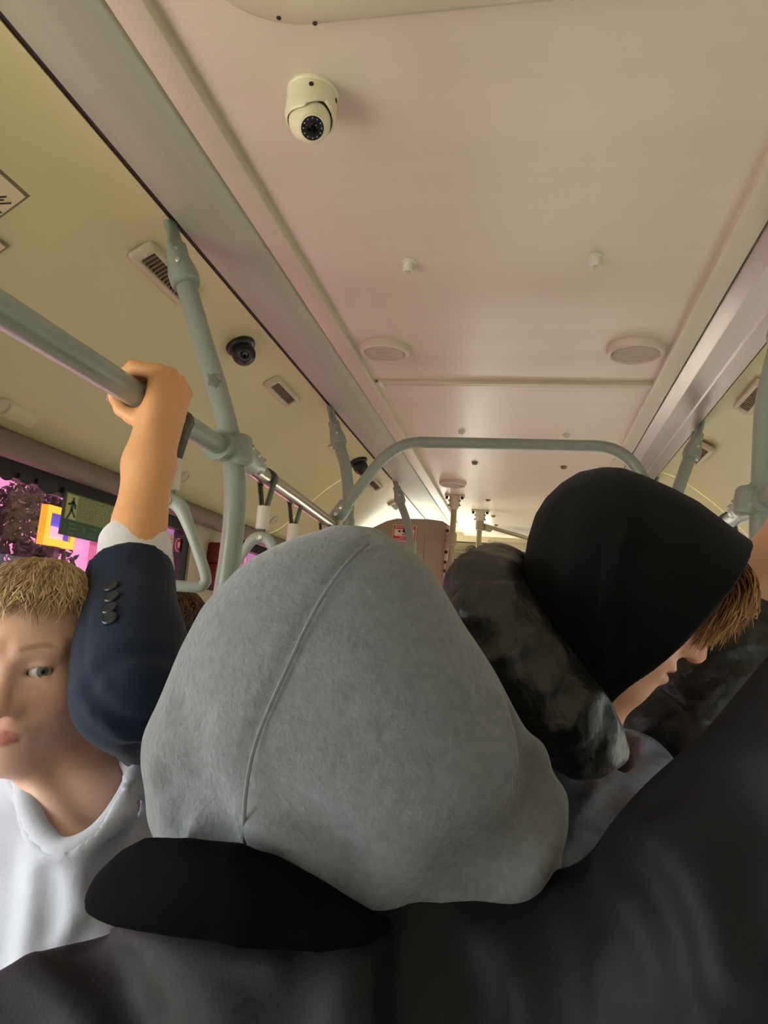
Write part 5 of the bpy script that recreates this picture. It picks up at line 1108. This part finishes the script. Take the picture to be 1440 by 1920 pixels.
    for pl, am, wd in (([(845, 1110), (880, 1080), (930, 1075), (985, 1090)], 0.005, 0.008), ([(865, 1200), (920, 1198), (960, 1180), (1000, 1150)], 0.012, 0.011), ([(900, 1240), (960, 1230), (1010, 1190)], -0.005, 0.008), ([(960, 1300), (1000, 1240), (1040, 1215)], 0.006, 0.007), ([(985, 1330), (1030, 1265), (1065, 1240)], 0.006, 0.007), ([(1000, 1350), (1060, 1300), (1110, 1270)], 0.006, 0.008), ([(930, 1255), (975, 1235), (1020, 1190)], 0.005, 0.006), ([(1120, 1420), (1135, 1380), (1140, 1330)], 0.005, 0.007), ([(985, 1345), (1030, 1330), (1070, 1295), (1100, 1250)], 0.012, 0.010), ([(1100, 1430), (1140, 1420), (1175, 1400)], 0.004, 0.005), ([(910, 1090), (930, 1130), (940, 1180)], 0.003, 0.01), ([(1000, 1220), (1030, 1240), (1045, 1290)], 0.004, 0.006)):
        q = marched(lump0, pl)
        if len(q) > 2: ridg.append((q, am, wd))
    for sm_ in ([(870, 1200), (920, 1196), (960, 1180), (995, 1155)], [(990, 1340), (1030, 1325), (1070, 1295), (1095, 1258)], [(1100, 1425), (1135, 1410), (1165, 1385)]):
        sp = smooth_path([np.array([a, b, 0.0]) for a, b in sm_], 3)
        for q0 in sp:
            an = math.atan2(0.78, 0.62)+rng.normal()*0.35; l1, l2 = rng.uniform(14, 34), rng.uniform(14, 34)
            q = marched(lump0, [(q0[0]-math.cos(an)*l1, q0[1]-math.sin(an)*l1), (q0[0]+3, q0[1]-2), (q0[0]+math.cos(an)*l2, q0[1]+math.sin(an)*l2)], 2)
            if len(q) > 2: ridg.append((q, 0.0045, 0.0042))
    back = [lump[0], at(930, 1090, 0.77), at(950, 1100, 0.88)]
    def roll(P): return smin(folds(P, lump0(P), ridg), chain(P, back, [0.036, 0.038, 0.034]), 0.02)+0.0018*noise3(P, 45, 6)+0.0022*np.abs(noise3(P, 95, 12))
    sdf_obj('jacket_hood', roll, (-0.16, 0.52, 1.42), (0.18, 0.98, 1.79), 0.0036, M['puff'], t)
    cu = at(1428, 1125, 0.945)
    def slv(P):
        d = (wr-ell_)/np.linalg.norm(wr-ell_); s = (P-V3(*ell_))@V3(*d)
        f = chain(P, [shl, ell_, ell_+(cu-ell_)*0.5, cu], [0.085, 0.075, 0.070, 0.052], 0.03)
        f = f+0.004*np.exp(-((((s+0.012*np.sin(P[..., 1]*50)+0.01*np.sin(P[..., 0]*70))/0.062) % 1-0.5)/0.10)**2)+0.0025*noise3(P, 55, 8)+0.0018*np.sin(P@V3(120, 40, -95)+2*np.sin(P@V3(20, 60, 40)))
        return smax(f, ((P-V3(*cu))@V3(*d)), 0.004)
    sdf_obj('sleeve', slv, np.minimum(shl, cu)-0.14, np.maximum(shl, cu)+np.array([0.12, 0.12, 0.09]), 0.004, M['puff'], t)
    lower_body(t, 0.06, 0.86, math.radians(-90), 0.9)
person_black()
